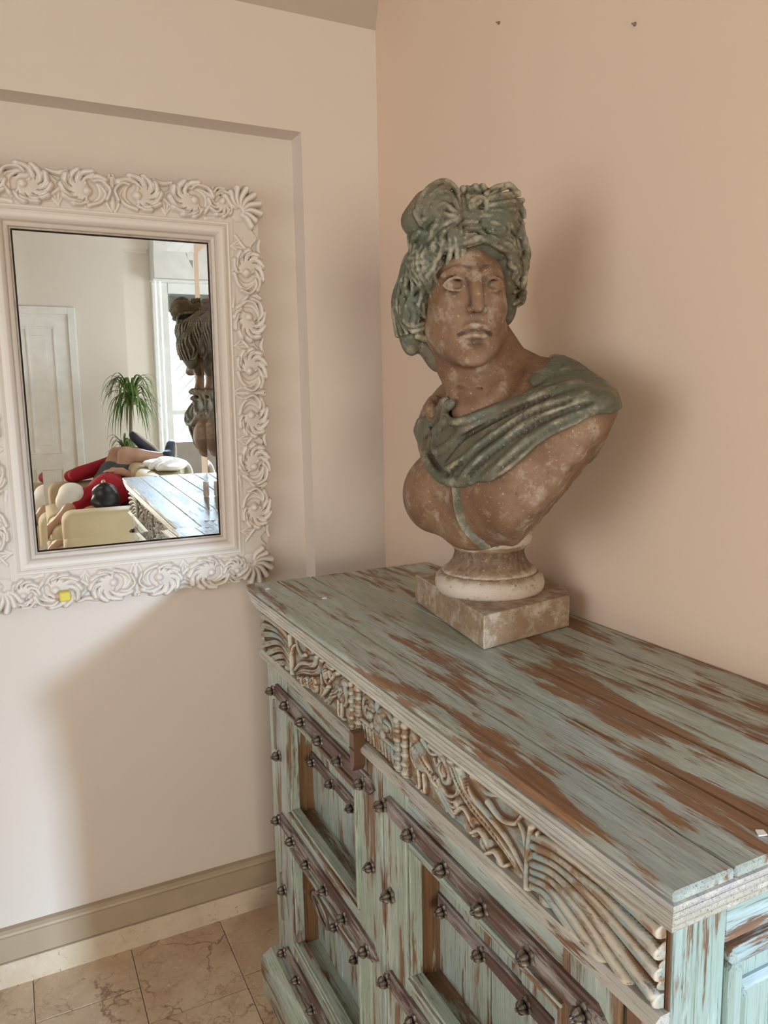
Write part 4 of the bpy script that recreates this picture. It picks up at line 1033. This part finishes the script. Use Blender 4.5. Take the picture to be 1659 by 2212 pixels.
# ------------------------------------------------------------------ the carved mirror
# hangs in the niche, foot against the wall, top leaning out by 1.8 degrees
mir = empty('carved_wall_mirror', (-.745, .0505, 1.530))
mir.rotation_euler = Euler((math.radians(1.78), 0, math.radians(.29)))
prop(mir, 'large white mirror hanging in the niche, its frame carved with leafy scrolls', 'mirror')
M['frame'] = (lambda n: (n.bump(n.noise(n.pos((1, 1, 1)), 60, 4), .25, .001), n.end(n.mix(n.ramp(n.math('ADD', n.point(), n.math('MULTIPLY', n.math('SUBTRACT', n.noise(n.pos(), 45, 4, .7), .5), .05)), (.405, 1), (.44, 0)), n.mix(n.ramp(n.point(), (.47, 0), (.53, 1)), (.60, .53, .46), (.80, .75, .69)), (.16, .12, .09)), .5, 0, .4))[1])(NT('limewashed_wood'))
OW, OH = .398, .560            # outer half size
GW, GH = .243, .405            # glass half size
BW = OW-GW-.055                # width of the carved border
# moulded inner frame: profile (distance outward from the glass edge, height towards the room)
prof = [(-.004, -.004), (-.004, .003), (.004, .006), (.006, .010), (.013, .013), (.016, .012), (.019, .016), (.027, .0195), (.036, .0205), (.043, .018), (.045, .0135), (.050, .0145), (.054, .016), (.057, .0125), (.060, .004)]
mb = MB()
rings = [[mb.bm.verts.new((sx*(GW+o), -z, sz*(GH+o))) for sx, sz in ((-1, -1), (1, -1), (1, 1), (-1, 1))] for o, z in prof]
for A, B in zip(rings, rings[1:]):
    for i in range(4): mb.bm.faces.new((A[i], A[(i+1) % 4], B[(i+1) % 4], B[i]))
mb.build('inner_moulding', M['frame'], mir)
mb = MB()
for lo, hi in (((-OW+.012, .0, -OH+.012), (-GW-.02, .008, OH-.012)), ((GW+.02, .0, -OH+.012), (OW-.012, .008, OH-.012)), ((-GW-.03, .0, GH+.02), (GW+.03, .008, OH-.012)), ((-GW-.03, .0, -OH+.012), (GW+.03, .008, -GH-.02))): mb.box(lo, hi)
bk = mb.build('backing_board', M['frame'], mir); bk['kind'] = 'stuff'
# carving, drawn on the flat and raised
R = Relief(-OW-.012, OW+.012, -OH-.012, OH+.012, .00165)
IN = GW+.055
def fan(c, a0, a1, n, L, r, h, base=.002):
    for i in range(n):
        a = a0+(a1-a0)*i/max(1, n-1)
        R.stroke([(c[0], c[1]), (c[0]+.55*L*math.cos(a), c[1]+.55*L*math.sin(a)), (c[0]+L*math.cos(a+.22), c[1]+L*math.sin(a+.22))], r*.6, r, h, base)
def side(P, n, step, start):
    """P(t, w): point t along the side from its middle, w across from the inner edge; n scroll pairs per half"""
    for m in (1, -1):
        Q = lambda t, w: P(m*t, w)
        def ang(t, w, dt, dw):
            a, b = Q(t, w), Q(t+dt, w+dw); return math.atan2(b[1]-a[1], b[0]-a[0])
        o, ex, ey = np.array(Q(0, 0)), np.array(Q(1, 0)), np.array(Q(0, 1)); ex = ex-o; ey = ey-o
        asp = (1.27, 1) if abs(ex[0]) > .5 else (1, 1.27); hand = 1 if ex[0]*ey[1]-ex[1]*ey[0] > 0 else -1
        R.stroke([Q(.002, .004), Q(.002, .085)], .0035, .0035, .011, .002)
        R.stroke([Q(.004, .000), Q(.014, .020), Q(.013, .060), Q(.004, .092)], .005, .004, .012, .001)
        t = start
        for i in range(n):
            if i % 2 == 0:
                R.leafscroll(Q(t, .048), .051, ang(t, .047, -.7, .25), -hand, .024, asp)
                lx = t+.066
            else:
                R.leafscroll(Q(t, .047), .051, ang(t, .043, .5, .8), hand, .024, asp)
                lx = t+.064
            # leaf flare and tendril between the scrolls
            w0 = .004 if i % 2 == 0 else .088; sgn = 1 if i % 2 == 0 else -1
            for k in range(4): R.stroke([Q(lx-.004, w0), Q(lx-.012+.007*k, w0+sgn*.018), Q(lx-.022+.014*k, w0+sgn*.034)], .004, .003, .011, .002)
            R.stroke([Q(lx-.028, .088 if sgn > 0 else .004), Q(lx-.004, .084 if sgn > 0 else .008), Q(lx+.018, .090 if sgn > 0 else .002)], .008, .004, .013, .001)
            R.stroke([Q(lx-.03, .070), Q(lx-.002, .040), Q(lx+.026, .018)] if sgn > 0 else [Q(lx-.03, .018), Q(lx-.002, .045), Q(lx+.026, .070)], .0065, .005, .014, .001)
            t += step
top_ = lambda t, w: (t, GH+.057+w*.98); bot_ = lambda t, w: (t, -GH-.057-w*.98)
rgt_ = lambda t, w: (IN+w, t); lft_ = lambda t, w: (-IN-w, t)
side(top_, 2, .132, .068); side(bot_, 2, .132, .068); side(rgt_, 3, .134, .069); side(lft_, 3, .134, .069)
# one more leafy scroll before each corner on the short sides, and the corner shells
for sx in (-1, 1):
    for sz in (-1, 1):
        for w_ in (.0,):
            R.leafscroll((sx*.283, sz*(GH+.104)), .040, math.atan2(sz*.6, -sx*.4), sx*sz, .022)
        c = (sx*(IN+.030), sz*(GH+.057+.030)); a = math.atan2(sz, sx)
        R.dome(c, .030, .030, .012, .004)
        for i in range(9):
            b = a+math.radians(-92+23*i); L = .058 if 2 <= i <= 6 else .045
            e = (c[0]+L*1.12*math.cos(b), c[1]+L*1.12*math.sin(b))
            e = (sx*min(abs(e[0]), OW-.008), sz*min(abs(e[1]), OH-.008))
            R.stroke([(c[0]+.012*math.cos(b), c[1]+.012*math.sin(b)), (c[0]+.6*L*math.cos(b+.16), c[1]+.6*L*math.sin(b+.16)), e], .008, .0095, .022, .003)
# flat ground under the carving near the inner moulding
inb = (np.abs(R.U) < GW+.05) & (np.abs(R.V) < GH+.05)
band = ((np.abs(R.U) < IN+.012) & (np.abs(R.V) < GH+.069))
gr = np.minimum(OW-.026+.008*np.sin(R.V*122)-np.abs(R.U), OH-.026+.008*np.sin(R.U*122+1)-np.abs(R.V))
R.H = np.where(gr > 0, np.maximum(R.H, .0085*np.clip(gr/.004, 0, 1)**.5), R.H)
R.H = np.where(band, np.maximum(R.H, .0095), R.H); R.H[inb] = 0
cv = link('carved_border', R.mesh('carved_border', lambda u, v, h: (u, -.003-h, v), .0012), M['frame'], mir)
cv['label'] = 'leafy scroll carving in chalky white'
# silvered glass with a bevelled edge
n = NT('silvering'); M['silver'] = n.end((.93, .95, .93), .0, 1.0)
n = NT('bevelled_glass'); n.b.inputs['Transmission Weight'].default_value = 1.0; n.b.inputs['IOR'].default_value = 1.5; M['bevel'] = n.end((1, 1, 1), 0.0, 0, .5)
n.b.inputs['Specular IOR Level'].default_value = .5
MB().box((-GW, -.0006, -GH), (GW, .001, GH)).build('silvering', M['silver'], mir)
mb = MB(); th, bw, dr = .0050, .028, .00110
R0 = [mb.bm.verts.new((sx*GW, -.0009, sz*GH)) for sx, sz in ((-1, -1), (1, -1), (1, 1), (-1, 1))]
R1 = [mb.bm.verts.new((sx*GW, -.0009-th+dr, sz*GH)) for sx, sz in ((-1, -1), (1, -1), (1, 1), (-1, 1))]
R2 = [mb.bm.verts.new((sx*(GW-bw), -.0009-th, sz*(GH-bw))) for sx, sz in ((-1, -1), (1, -1), (1, 1), (-1, 1))]
mb.bm.faces.new(R0)
for A, B in ((R0, R1), (R1, R2)):
    for i in range(4): mb.bm.faces.new((A[i], A[(i+1) % 4], B[(i+1) % 4], B[i]))
mb.bm.faces.new(R2[::-1])
g_ = mb.build('bevelled_glass', M['bevel'], mir); g_['label'] = 'glass with a bevelled rim'
M['yellow'] = m_plain('yellow_plastic', (.72, .62, .10), .5)
prop(MB().box((-.945, .012, .995), (-.918, .040, 1.020), .003).build('yellow_wedge', M['yellow']), 'small yellow plastic wedge tucked behind the bottom edge of the mirror frame', 'wedge')
# ------------------------------------------------------------------ what the mirror shows: sofa, sleeper, plant, garden
M['cream'] = m_plain('cream_slipcover', (.60, .50, .32), .8, var=.07, sc=5, bump=.1)
M['leather'] = M['cream']
def soft(me, nm):
    return me
def rbox(mb, lo, hi, r, seg=3): mb.box(lo, hi, r, seg=seg); return mb
SX0, SX1, SYN, SYF = -.68, .30, -3.50, -5.16      # front, back, near and far ends
sofa = empty('cream_sofa', (-.2, -4.35, FZ)); SO = Vector(sofa.location)
prop(sofa, 'cream fabric sofa seen in the mirror under the sleeping person', 'sofa')
def spart(mb, name, mat=None, label=None):
    for v_ in mb.bm.verts: v_.co -= SO
    o = link(name, mb.mesh(name), mat or M['cream'], sofa, None, True)
    return o
spart(rbox(MB(), (SX0+.02, SYF+.05, FZ+.10), (SX1-.05, SYN-.05, .20), .03), 'base')
for y0 in (SYN, SYF+.27):
    mb = rbox(MB(), (SX0, y0-.27, FZ+.06), (SX1, y0, .525), .075, 4); spart(mb, 'armrest')
    spart(MB().tube([(SX0+.01, y0-.27-.001, .06), (SX1-.01, y0-.27-.001, .06)], .006, 6), 'piping')
spart(rbox(MB(), (SX1-.26, SYF+.02, FZ+.08), (SX1+.02, SYN-.02, .70), .08, 4), 'backrest')
for k in range(2):
    a = SYN-.28-k*.56; spart(rbox(MB(), (SX0-.06, a-.555, .19), (SX1-.24, a, .375), .065, 4), 'seat_cushion')
    spart(rbox(MB(), (SX1-.36, a-.55, .36), (SX1-.2, a-.01, .72), .07, 4), 'back_cushion')
for x in (SX0+.08, SX1-.1):
    for y in (SYN-.1, SYF+.1): spart(MB().box((x-.03, y-.03, FZ), (x+.03, y+.03, FZ+.09), .005), 'foot', M['strap'])
# armchair beyond, half hidden, and a low side of another at the left, seen in the bevel
arm = empty('cream_armchair', (-1.75, -4.9, FZ)); SO = Vector(arm.location)
prop(arm, 'cream fabric armchair standing beside the sofa near the garden door', 'armchair')
def apart(mb, name):
    for v_ in mb.bm.verts: v_.co -= SO
    return link(name, mb.mesh(name), M['cream'], arm, None, True)
apart(rbox(MB(), (-2.1, -5.2, FZ+.10), (-1.4, -4.6, .22), .03), 'base')
for y0 in (-4.45, -5.15): apart(rbox(MB(), (-2.15, y0-.2, FZ+.02), (-1.35, y0, .50), .07, 4), 'armrest')
apart(rbox(MB(), (-2.25, -5.35, FZ+.02), (-2.0, -4.45, .72), .07, 4), 'backrest')
apart(rbox(MB(), (-2.0, -5.14, .20), (-1.33, -4.66, .38), .06, 4), 'seat_cushion')

# white pillow and the sheet thrown over the sofa back
def cloth(name, pts, thick, mat, label, cat, rad=.05, h=.012, n=2):
    P = np.array(pts, float); F_ = Field(P.min(0)-rad-.04, P.max(0)+rad+.04, h)
    return F_
def blob(name, prims, lo, hi, h, mat, parent=None, relax=2, k=.03):
    F_ = Field(lo, hi, h)
    for p in prims:
        if p[0] == 'e': F_.ell(p[1], p[2], p[3] if len(p) > 3 else k)
        elif p[0] == 'l': F_.line(p[1], p[2], p[3], p[4] if len(p) > 4 else k)
        elif p[0] == 's': F_.ell(p[1], p[2], .01, 's')
    return link(name, F_.mesh(name, relax), mat, parent)
M['linen'] = m_plain('white_linen', (.80, .77, .72), .85)
pil = blob('white_pillow', [('e', (-.55, -4.28, .545), (.10, .19, .085)), ('e', (-.58, -4.20, .50), (.10, .14, .08))], (-.78, -4.60, .36), (-.30, -3.94, .68), .011, M['linen'])
prop(pil, 'white pillow beside the dark-haired head on the sofa', 'pillow')
sh = blob('white_sheet', [('e', (.20, -4.22, .742), (.14, .26, .035)), ('e', (.12, -4.35, .745), (.10, .14, .03)), ('l', [(.04, -4.1, .745), (.16, -4.25, .785), (.30, -4.45, .75)], .022, .02), ('l', [(.08, -4.02, .745), (.24, -4.18, .78), (.34, -4.3, .74)], .02, .02), ('e', (.36, -4.25, .64), (.03, .22, .12))], (-.08, -4.60, .42), (.48, -3.9, .86), .011, M['linen'])
prop(sh, 'crumpled white sheet draped over the back of the sofa', 'sheet')

# the sleeper: lies on the back, head towards the mirror, knees bent, shins over the sofa back
M['skin'] = m_plain('skin', (.56, .34, .24), .5, var=.05); M['red'] = m_plain('red_cotton', (.42, .012, .03), .8); M['grey'] = m_plain('grey_shorts', (.10, .105, .12), .8)
M['hairblack'] = m_plain('black_hair', (.012, .012, .016), .35); M['shoe'] = m_plain('dark_shoe', (.018, .022, .035), .6); M['sole'] = m_plain('shoe_sole', (.42, .34, .26), .6)
per = empty('person', (-.25, -4.4, .38))
prop(per, 'person in red shirt and grey shorts lying on the sofa with legs raised', 'person')
PO = Vector(per.location)
def skin_body():
    J = dict(pelvis=(-.16, -4.72, .52), belly=(-.22, -4.52, .53), chest=(-.28, -4.30, .54), neck=(-.31, -4.13, .53), headb=(-.33, -4.06, .545), head=(-.335, -3.98, .56),
             shL=(-.44, -4.25, .52), elL=(-.60, -4.06, .46), wrL=(-.74, -3.92, .36), haL=(-.79, -3.88, .30), shR=(-.10, -4.28, .53), elR=(.02, -4.42, .60), wrR=(-.12, -4.55, .66), haR=(-.19, -4.58, .67),
             hipL=(-.23, -4.78, .53), knL=(-.10, -4.98, .76), anL=(.15, -4.86, .79), heL=(.18, -4.86, .785), hipR=(-.08, -4.72, .53), knR=(-.06, -4.72, .79), anR=(.26, -4.62, .755), heR=(.295, -4.62, .75))
    Rr = dict(pelvis=.115, belly=.105, chest=.120, neck=.05, headb=.055, head=.070, shL=.055, elL=.040, wrL=.028, haL=.030, shR=.055, elR=.040, wrR=.028, haR=.030, hipL=.088, knL=.058, anL=.038, heL=.036, hipR=.088, knR=.058, anR=.038, heR=.036)
    E_ = [('pelvis', 'belly'), ('belly', 'chest'), ('chest', 'neck'), ('neck', 'headb'), ('headb', 'head'), ('chest', 'shL'), ('shL', 'elL'), ('elL', 'wrL'), ('wrL', 'haL'), ('chest', 'shR'), ('shR', 'elR'), ('elR', 'wrR'), ('wrR', 'haR'), ('pelvis', 'hipL'), ('hipL', 'knL'), ('knL', 'anL'), ('anL', 'heL'), ('pelvis', 'hipR'), ('hipR', 'knR'), ('knR', 'anR'), ('anR', 'heR')]
    return J, Rr, E_
J, Rr, E_ = skin_body()
Fp = Field((-.92, -5.16, .20), (.48, -3.84, 1.02), .0105)
for a, b in E_: Fp.cap(J[a], J[b], Rr[a], Rr[b], .03)
# calves and thighs fuller than the joints
for a, b, r in (('knL', 'anL', .052), ('knR', 'anR', .052)):
    p = np.array(J[a])*.68+np.array(J[b])*.32; Fp.ell(tuple(p-[0, 0, .012]), (r, r, r), .05)
# face: brow, nose, mouth, chin; ears
Fp.ell((-.335, -4.02, .565), (.072, .092, .085), .02)
Fp.line([(-.335, -3.995, .640), (-.335, -4.035, .668), (-.335, -4.045, .652)], .010, .012, .012)
Fp.line([(-.352, -4.075, .640), (-.318, -4.075, .640)], .008, .008, .01); Fp.ell((-.335, -4.105, .622), (.028, .024, .024), .02)
for sx in (-1, 1): Fp.ell((-.335+sx*.074, -4.02, .56), (.010, .020, .026), .01); Fp.ell((-.335+sx*.030, -4.00, .650), (.014, .012, .010), .01, 's')
# fingers
for hn, wr, dr in (('haL', 'wrL', (-.05, .03, -.06)), ('haR', 'wrR', (-.07, -.02, .0))):
    h0 = np.array(J[hn]); d0 = np.array(dr); d0 = d0/np.linalg.norm(d0); sd = np.cross(d0, (0, 0, 1)); sd /= np.linalg.norm(sd)
    for i, (o_, l_) in enumerate(((-.026, .055), (-.009, .066), (.009, .064), (.026, .050))):
        b0 = h0+sd*o_+d0*.012; Fp.line([b0, b0+d0*l_*.55, b0+d0*l_+np.array([0, 0, -.014])], .0095, .0075, .003)
    Fp.line([h0+sd*.028-d0*.01, h0+sd*.052+d0*.015, h0+sd*.056+d0*.038], .0105, .008, .004)
pb = link('body', Fp.mesh('body', 1, .5), M['skin'], per); pb.location = -PO
def wear(name, keys, grow, mat, extra=(), cut=None, lo=None, hi=None):
    F_ = Field(lo or (-.75, -5.16, .28), hi or (.30, -3.9, 1.02), .012)
    for a, b, t0, t1 in keys:
        A, B = np.array(J[a]), np.array(J[b]); ra, rb = Rr[a], Rr[b]
        F_.cap(A+(B-A)*t0, A+(B-A)*t1, ra+(rb-ra)*t0+grow, ra+(rb-ra)*t1+grow, .035)
    for e in extra: F_.ell(e[0], e[1], .03)
    o = link(name, F_.mesh(name, 1), mat, per); o.location = -PO; return o
wear('red_shirt', [('pelvis', 'belly', .7, 1), ('belly', 'chest', 0, 1), ('chest', 'shL', 0, 1), ('chest', 'shR', 0, 1), ('shL', 'elL', 0, .75), ('shR', 'elR', 0, .7)], .014, M['red'])
rb_ = blob('red_blanket', [('l', [(-.46, -4.93, .60), (-.30, -5.02, .63), (-.12, -5.08, .68), (-.02, -5.10, .72)], .055, .05), ('l', [(-.50, -5.0, .58), (-.32, -5.08, .60), (-.10, -5.12, .65)], .05, .05), ('l', [(-.42, -4.90, .60), (-.28, -5.0, .65), (-.16, -5.08, .69)], .02, .02, .012)], (-.62, -5.2, .46), (.10, -4.76, .80), .012, M['red'])
prop(rb_, 'red blanket bunched up on the far arm of the cream sofa', 'blanket')
wear('grey_shorts', [('pelvis', 'belly', 0, .5), ('pelvis', 'hipL', 0, 1), ('pelvis', 'hipR', 0, 1), ('hipL', 'knL', 0, .42), ('hipR', 'knR', 0, .45)], .016, M['grey'], [((.02, -4.60, .56), (.10, .12, .09))])
hr = blob('black_hair', [('e', (-.335, -3.985, .560), (.092, .082, .092)), ('e', (-.32, -3.935, .545), (.088, .055, .085)), ('l', [(-.41, -3.95, .53), (-.36, -3.90, .51), (-.27, -3.92, .51)], .035, .03), ('l', [(-.40, -3.99, .60), (-.34, -3.93, .64), (-.27, -3.98, .60)], .026, .022), ('s', (-.335, -4.10, .66), (.07, .09, .07))], (-.50, -4.12, .44), (-.17, -3.84, .70), .009, M['hairblack'], per); hr.location = -PO
for nm, an, to in (('L', 'heL', (-.15, .0, .15)), ('R', 'heR', (.05, -.16, .10))):
    A = Vector(J[an]); T_ = Vector(to).normalized(); W_ = T_.cross(Vector((1, 0, -.3))).normalized(); U_ = W_.cross(T_).normalized()
    F_ = Field((-.32, -.32, -.32), (.32, .32, .32), .0095)
    g = lambda l, u, w: tuple(T_*l+U_*u+W_*w)
    F_.line([g(-.03, .0, 0), g(.05, .0, 0), g(.13, .0, 0), g(.21, .004, 0)], .046, .034, .02); F_.ell(g(.0, -.035, 0), (.046, .046, .046), .03)
    sho = link('shoe', F_.mesh('shoe', 2), M['shoe'], per); sho.location = A-PO
    F2 = Field((-.32, -.32, -.32), (.32, .32, .32), .0095)
    for w in (-.016, .0, .016): F2.line([g(-.055, .030, w), g(.03, .038, w), g(.12, .034, w), g(.215, .020, w*.8)], .020, .017, .01)
    so = link('sole', F2.mesh('sole', 2), M['sole'], sho); so['label'] = 'tan sole'
    mb = MB()
    for i in range(4): mb.tube([Vector(g(.07+.025*i, -.036, -.022)), Vector(g(.075+.025*i, -.044, 0)), Vector(g(.07+.025*i, -.036, .022))], .003, 5)
    lc = mb.build('laces', M['linen'], sho, True); lc['kind'] = 'stuff'
# potted dragon tree behind the sofa
M['leafg'] = (lambda n: n.end(n.mix(n.rnd(), (.075, .145, .028), (.20, .29, .085)), .45))(NT('leaf_green'))
M['stem'] = m_plain('woody_stem', (.25, .19, .12), .8)
pl = empty('potted_dragon_tree', (.10, -5.55, FZ)); prop(pl, 'tall potted dragon tree with narrow arching leaves behind the sofa', 'plant')
MB().lathe([(.12, 0), (.15, .05), (.17, .30), (.185, .32), (.17, .325), (.15, .30), (.02, .29)], 24).build('pot', m_plain('white_pot', (.62, .58, .52), .5), pl, True)
MB().tube([(.03, .02, .28), (.05, .01, .6), (.02, .02, .95), (.04, .0, 1.27)], .016, 8).tube([(-.03, .0, .28), (-.06, .03, .5), (-.04, .02, .80)], .014, 8).build('stem', M['stem'], pl, True)
rng = random.Random(7)
def leaf(name, base, ang, L, rise, droop, wd, parent):
    mb = MB(); P = []; N = 9
    for i in range(N+1):
        t = i/N; r = L*(math.sin(t*1.45)/1.0)*.80; z = rise*math.sin(min(1, t*1.9)*math.pi/2)-droop*t**2.3
        P.append(Vector((base[0]+math.cos(ang)*r, base[1]+math.sin(ang)*r, base[2]+z)))
    sd = Vector((-math.sin(ang), math.cos(ang), 0)); pv = []
    for i, p in enumerate(P):
        t = i/N; w_ = wd*(.55+.6*math.sin(math.pi*min(1, t*.8+.1)))*(1-t**3)+.0006
        pv.append((mb.bm.verts.new(p-sd*w_+Vector((0, 0, w_*.35))), mb.bm.verts.new(p), mb.bm.verts.new(p+sd*w_+Vector((0, 0, w_*.35)))))
    for a, b in zip(pv, pv[1:]):
        for k in (0, 1): mb.bm.faces.new((a[k], a[k+1], b[k+1], b[k]))
    return mb.build(name, M['leafg'], parent, True)
for i in range(112):
    u = rng.random(); up = rng.random()
    leaf('leaf', (.04+rng.uniform(-.015, .015), rng.uniform(-.015, .015), 1.22+.10*up), rng.uniform(0, 6.283), rng.uniform(.22, .40), .04+.20*up, rng.uniform(.16, .50)*(1-.45*up), rng.uniform(.006, .010), pl)
for i in range(36):
    up = rng.random(); leaf('leaf', (-.04+rng.uniform(-.012, .012), .02, .76+.06*up), rng.uniform(0, 6.283), rng.uniform(.14, .24), .03+.13*up, rng.uniform(.05, .2), rng.uniform(.006, .009), pl)
# garden beyond the glass door: shrubs and a terrace
struct('ground', MB().box((-9, -14, FZ-.2), (8, YF-.45, FZ-.06)), m_plain('terrace', (.42, .38, .30), .9))
M['bushg'] = (lambda n: n.end(n.mix(n.noise(n.pos(), 6, 3), (.10, .20, .04), (.45, .55, .16)), .6))(NT('bush_green'))
def shrub(x, y, R_, Hh_, label, seed):
    r = np.random.default_rng(seed); N = 1500; d_ = r.normal(size=(N, 3)); d_ /= np.linalg.norm(d_, axis=1)[:, None]; rad = r.uniform(.55, 1, N)**.5
    C_ = d_*rad[:, None]*np.array([R_, R_, Hh_/2])+np.array([0, 0, Hh_/2+.05]); u = r.normal(size=(N, 3)); u /= np.linalg.norm(u, axis=1)[:, None]; v_ = np.cross(u, r.normal(size=(N, 3))); v_ /= np.linalg.norm(v_, axis=1)[:, None]
    s_ = r.uniform(.03, .07, N)[:, None]; V = np.stack([C_-u*s_, C_-v_*s_*.5, C_+u*s_, C_+v_*s_*.5], 1).reshape(-1, 3); F = np.arange(N*4).reshape(N, 4)
    e = empty('garden_shrub', (x, y, FZ-.06)); prop(e, label, 'shrub')
    fo = link('foliage', np_mesh('foliage', V, F), M['bushg'], e); fo['kind'] = 'stuff'
    MB().tube([(0, 0, 0), (.03, .02, Hh_*.4), (0, .03, Hh_*.7)], .03, 7).build('stem', M['stem'], e, True)
shrub(-2.5, -8.4, .9, 2.7, 'leafy green shrub outside the garden door, seen at the mirror edge', 1)
shrub(-4.6, -9.6, 1.0, 2.3, 'lower bush left of the tall shrub outside the garden door', 2)
shrub(-.85, -8.3, .6, 1.5, 'small bush right of the tall shrub outside the garden door', 3)
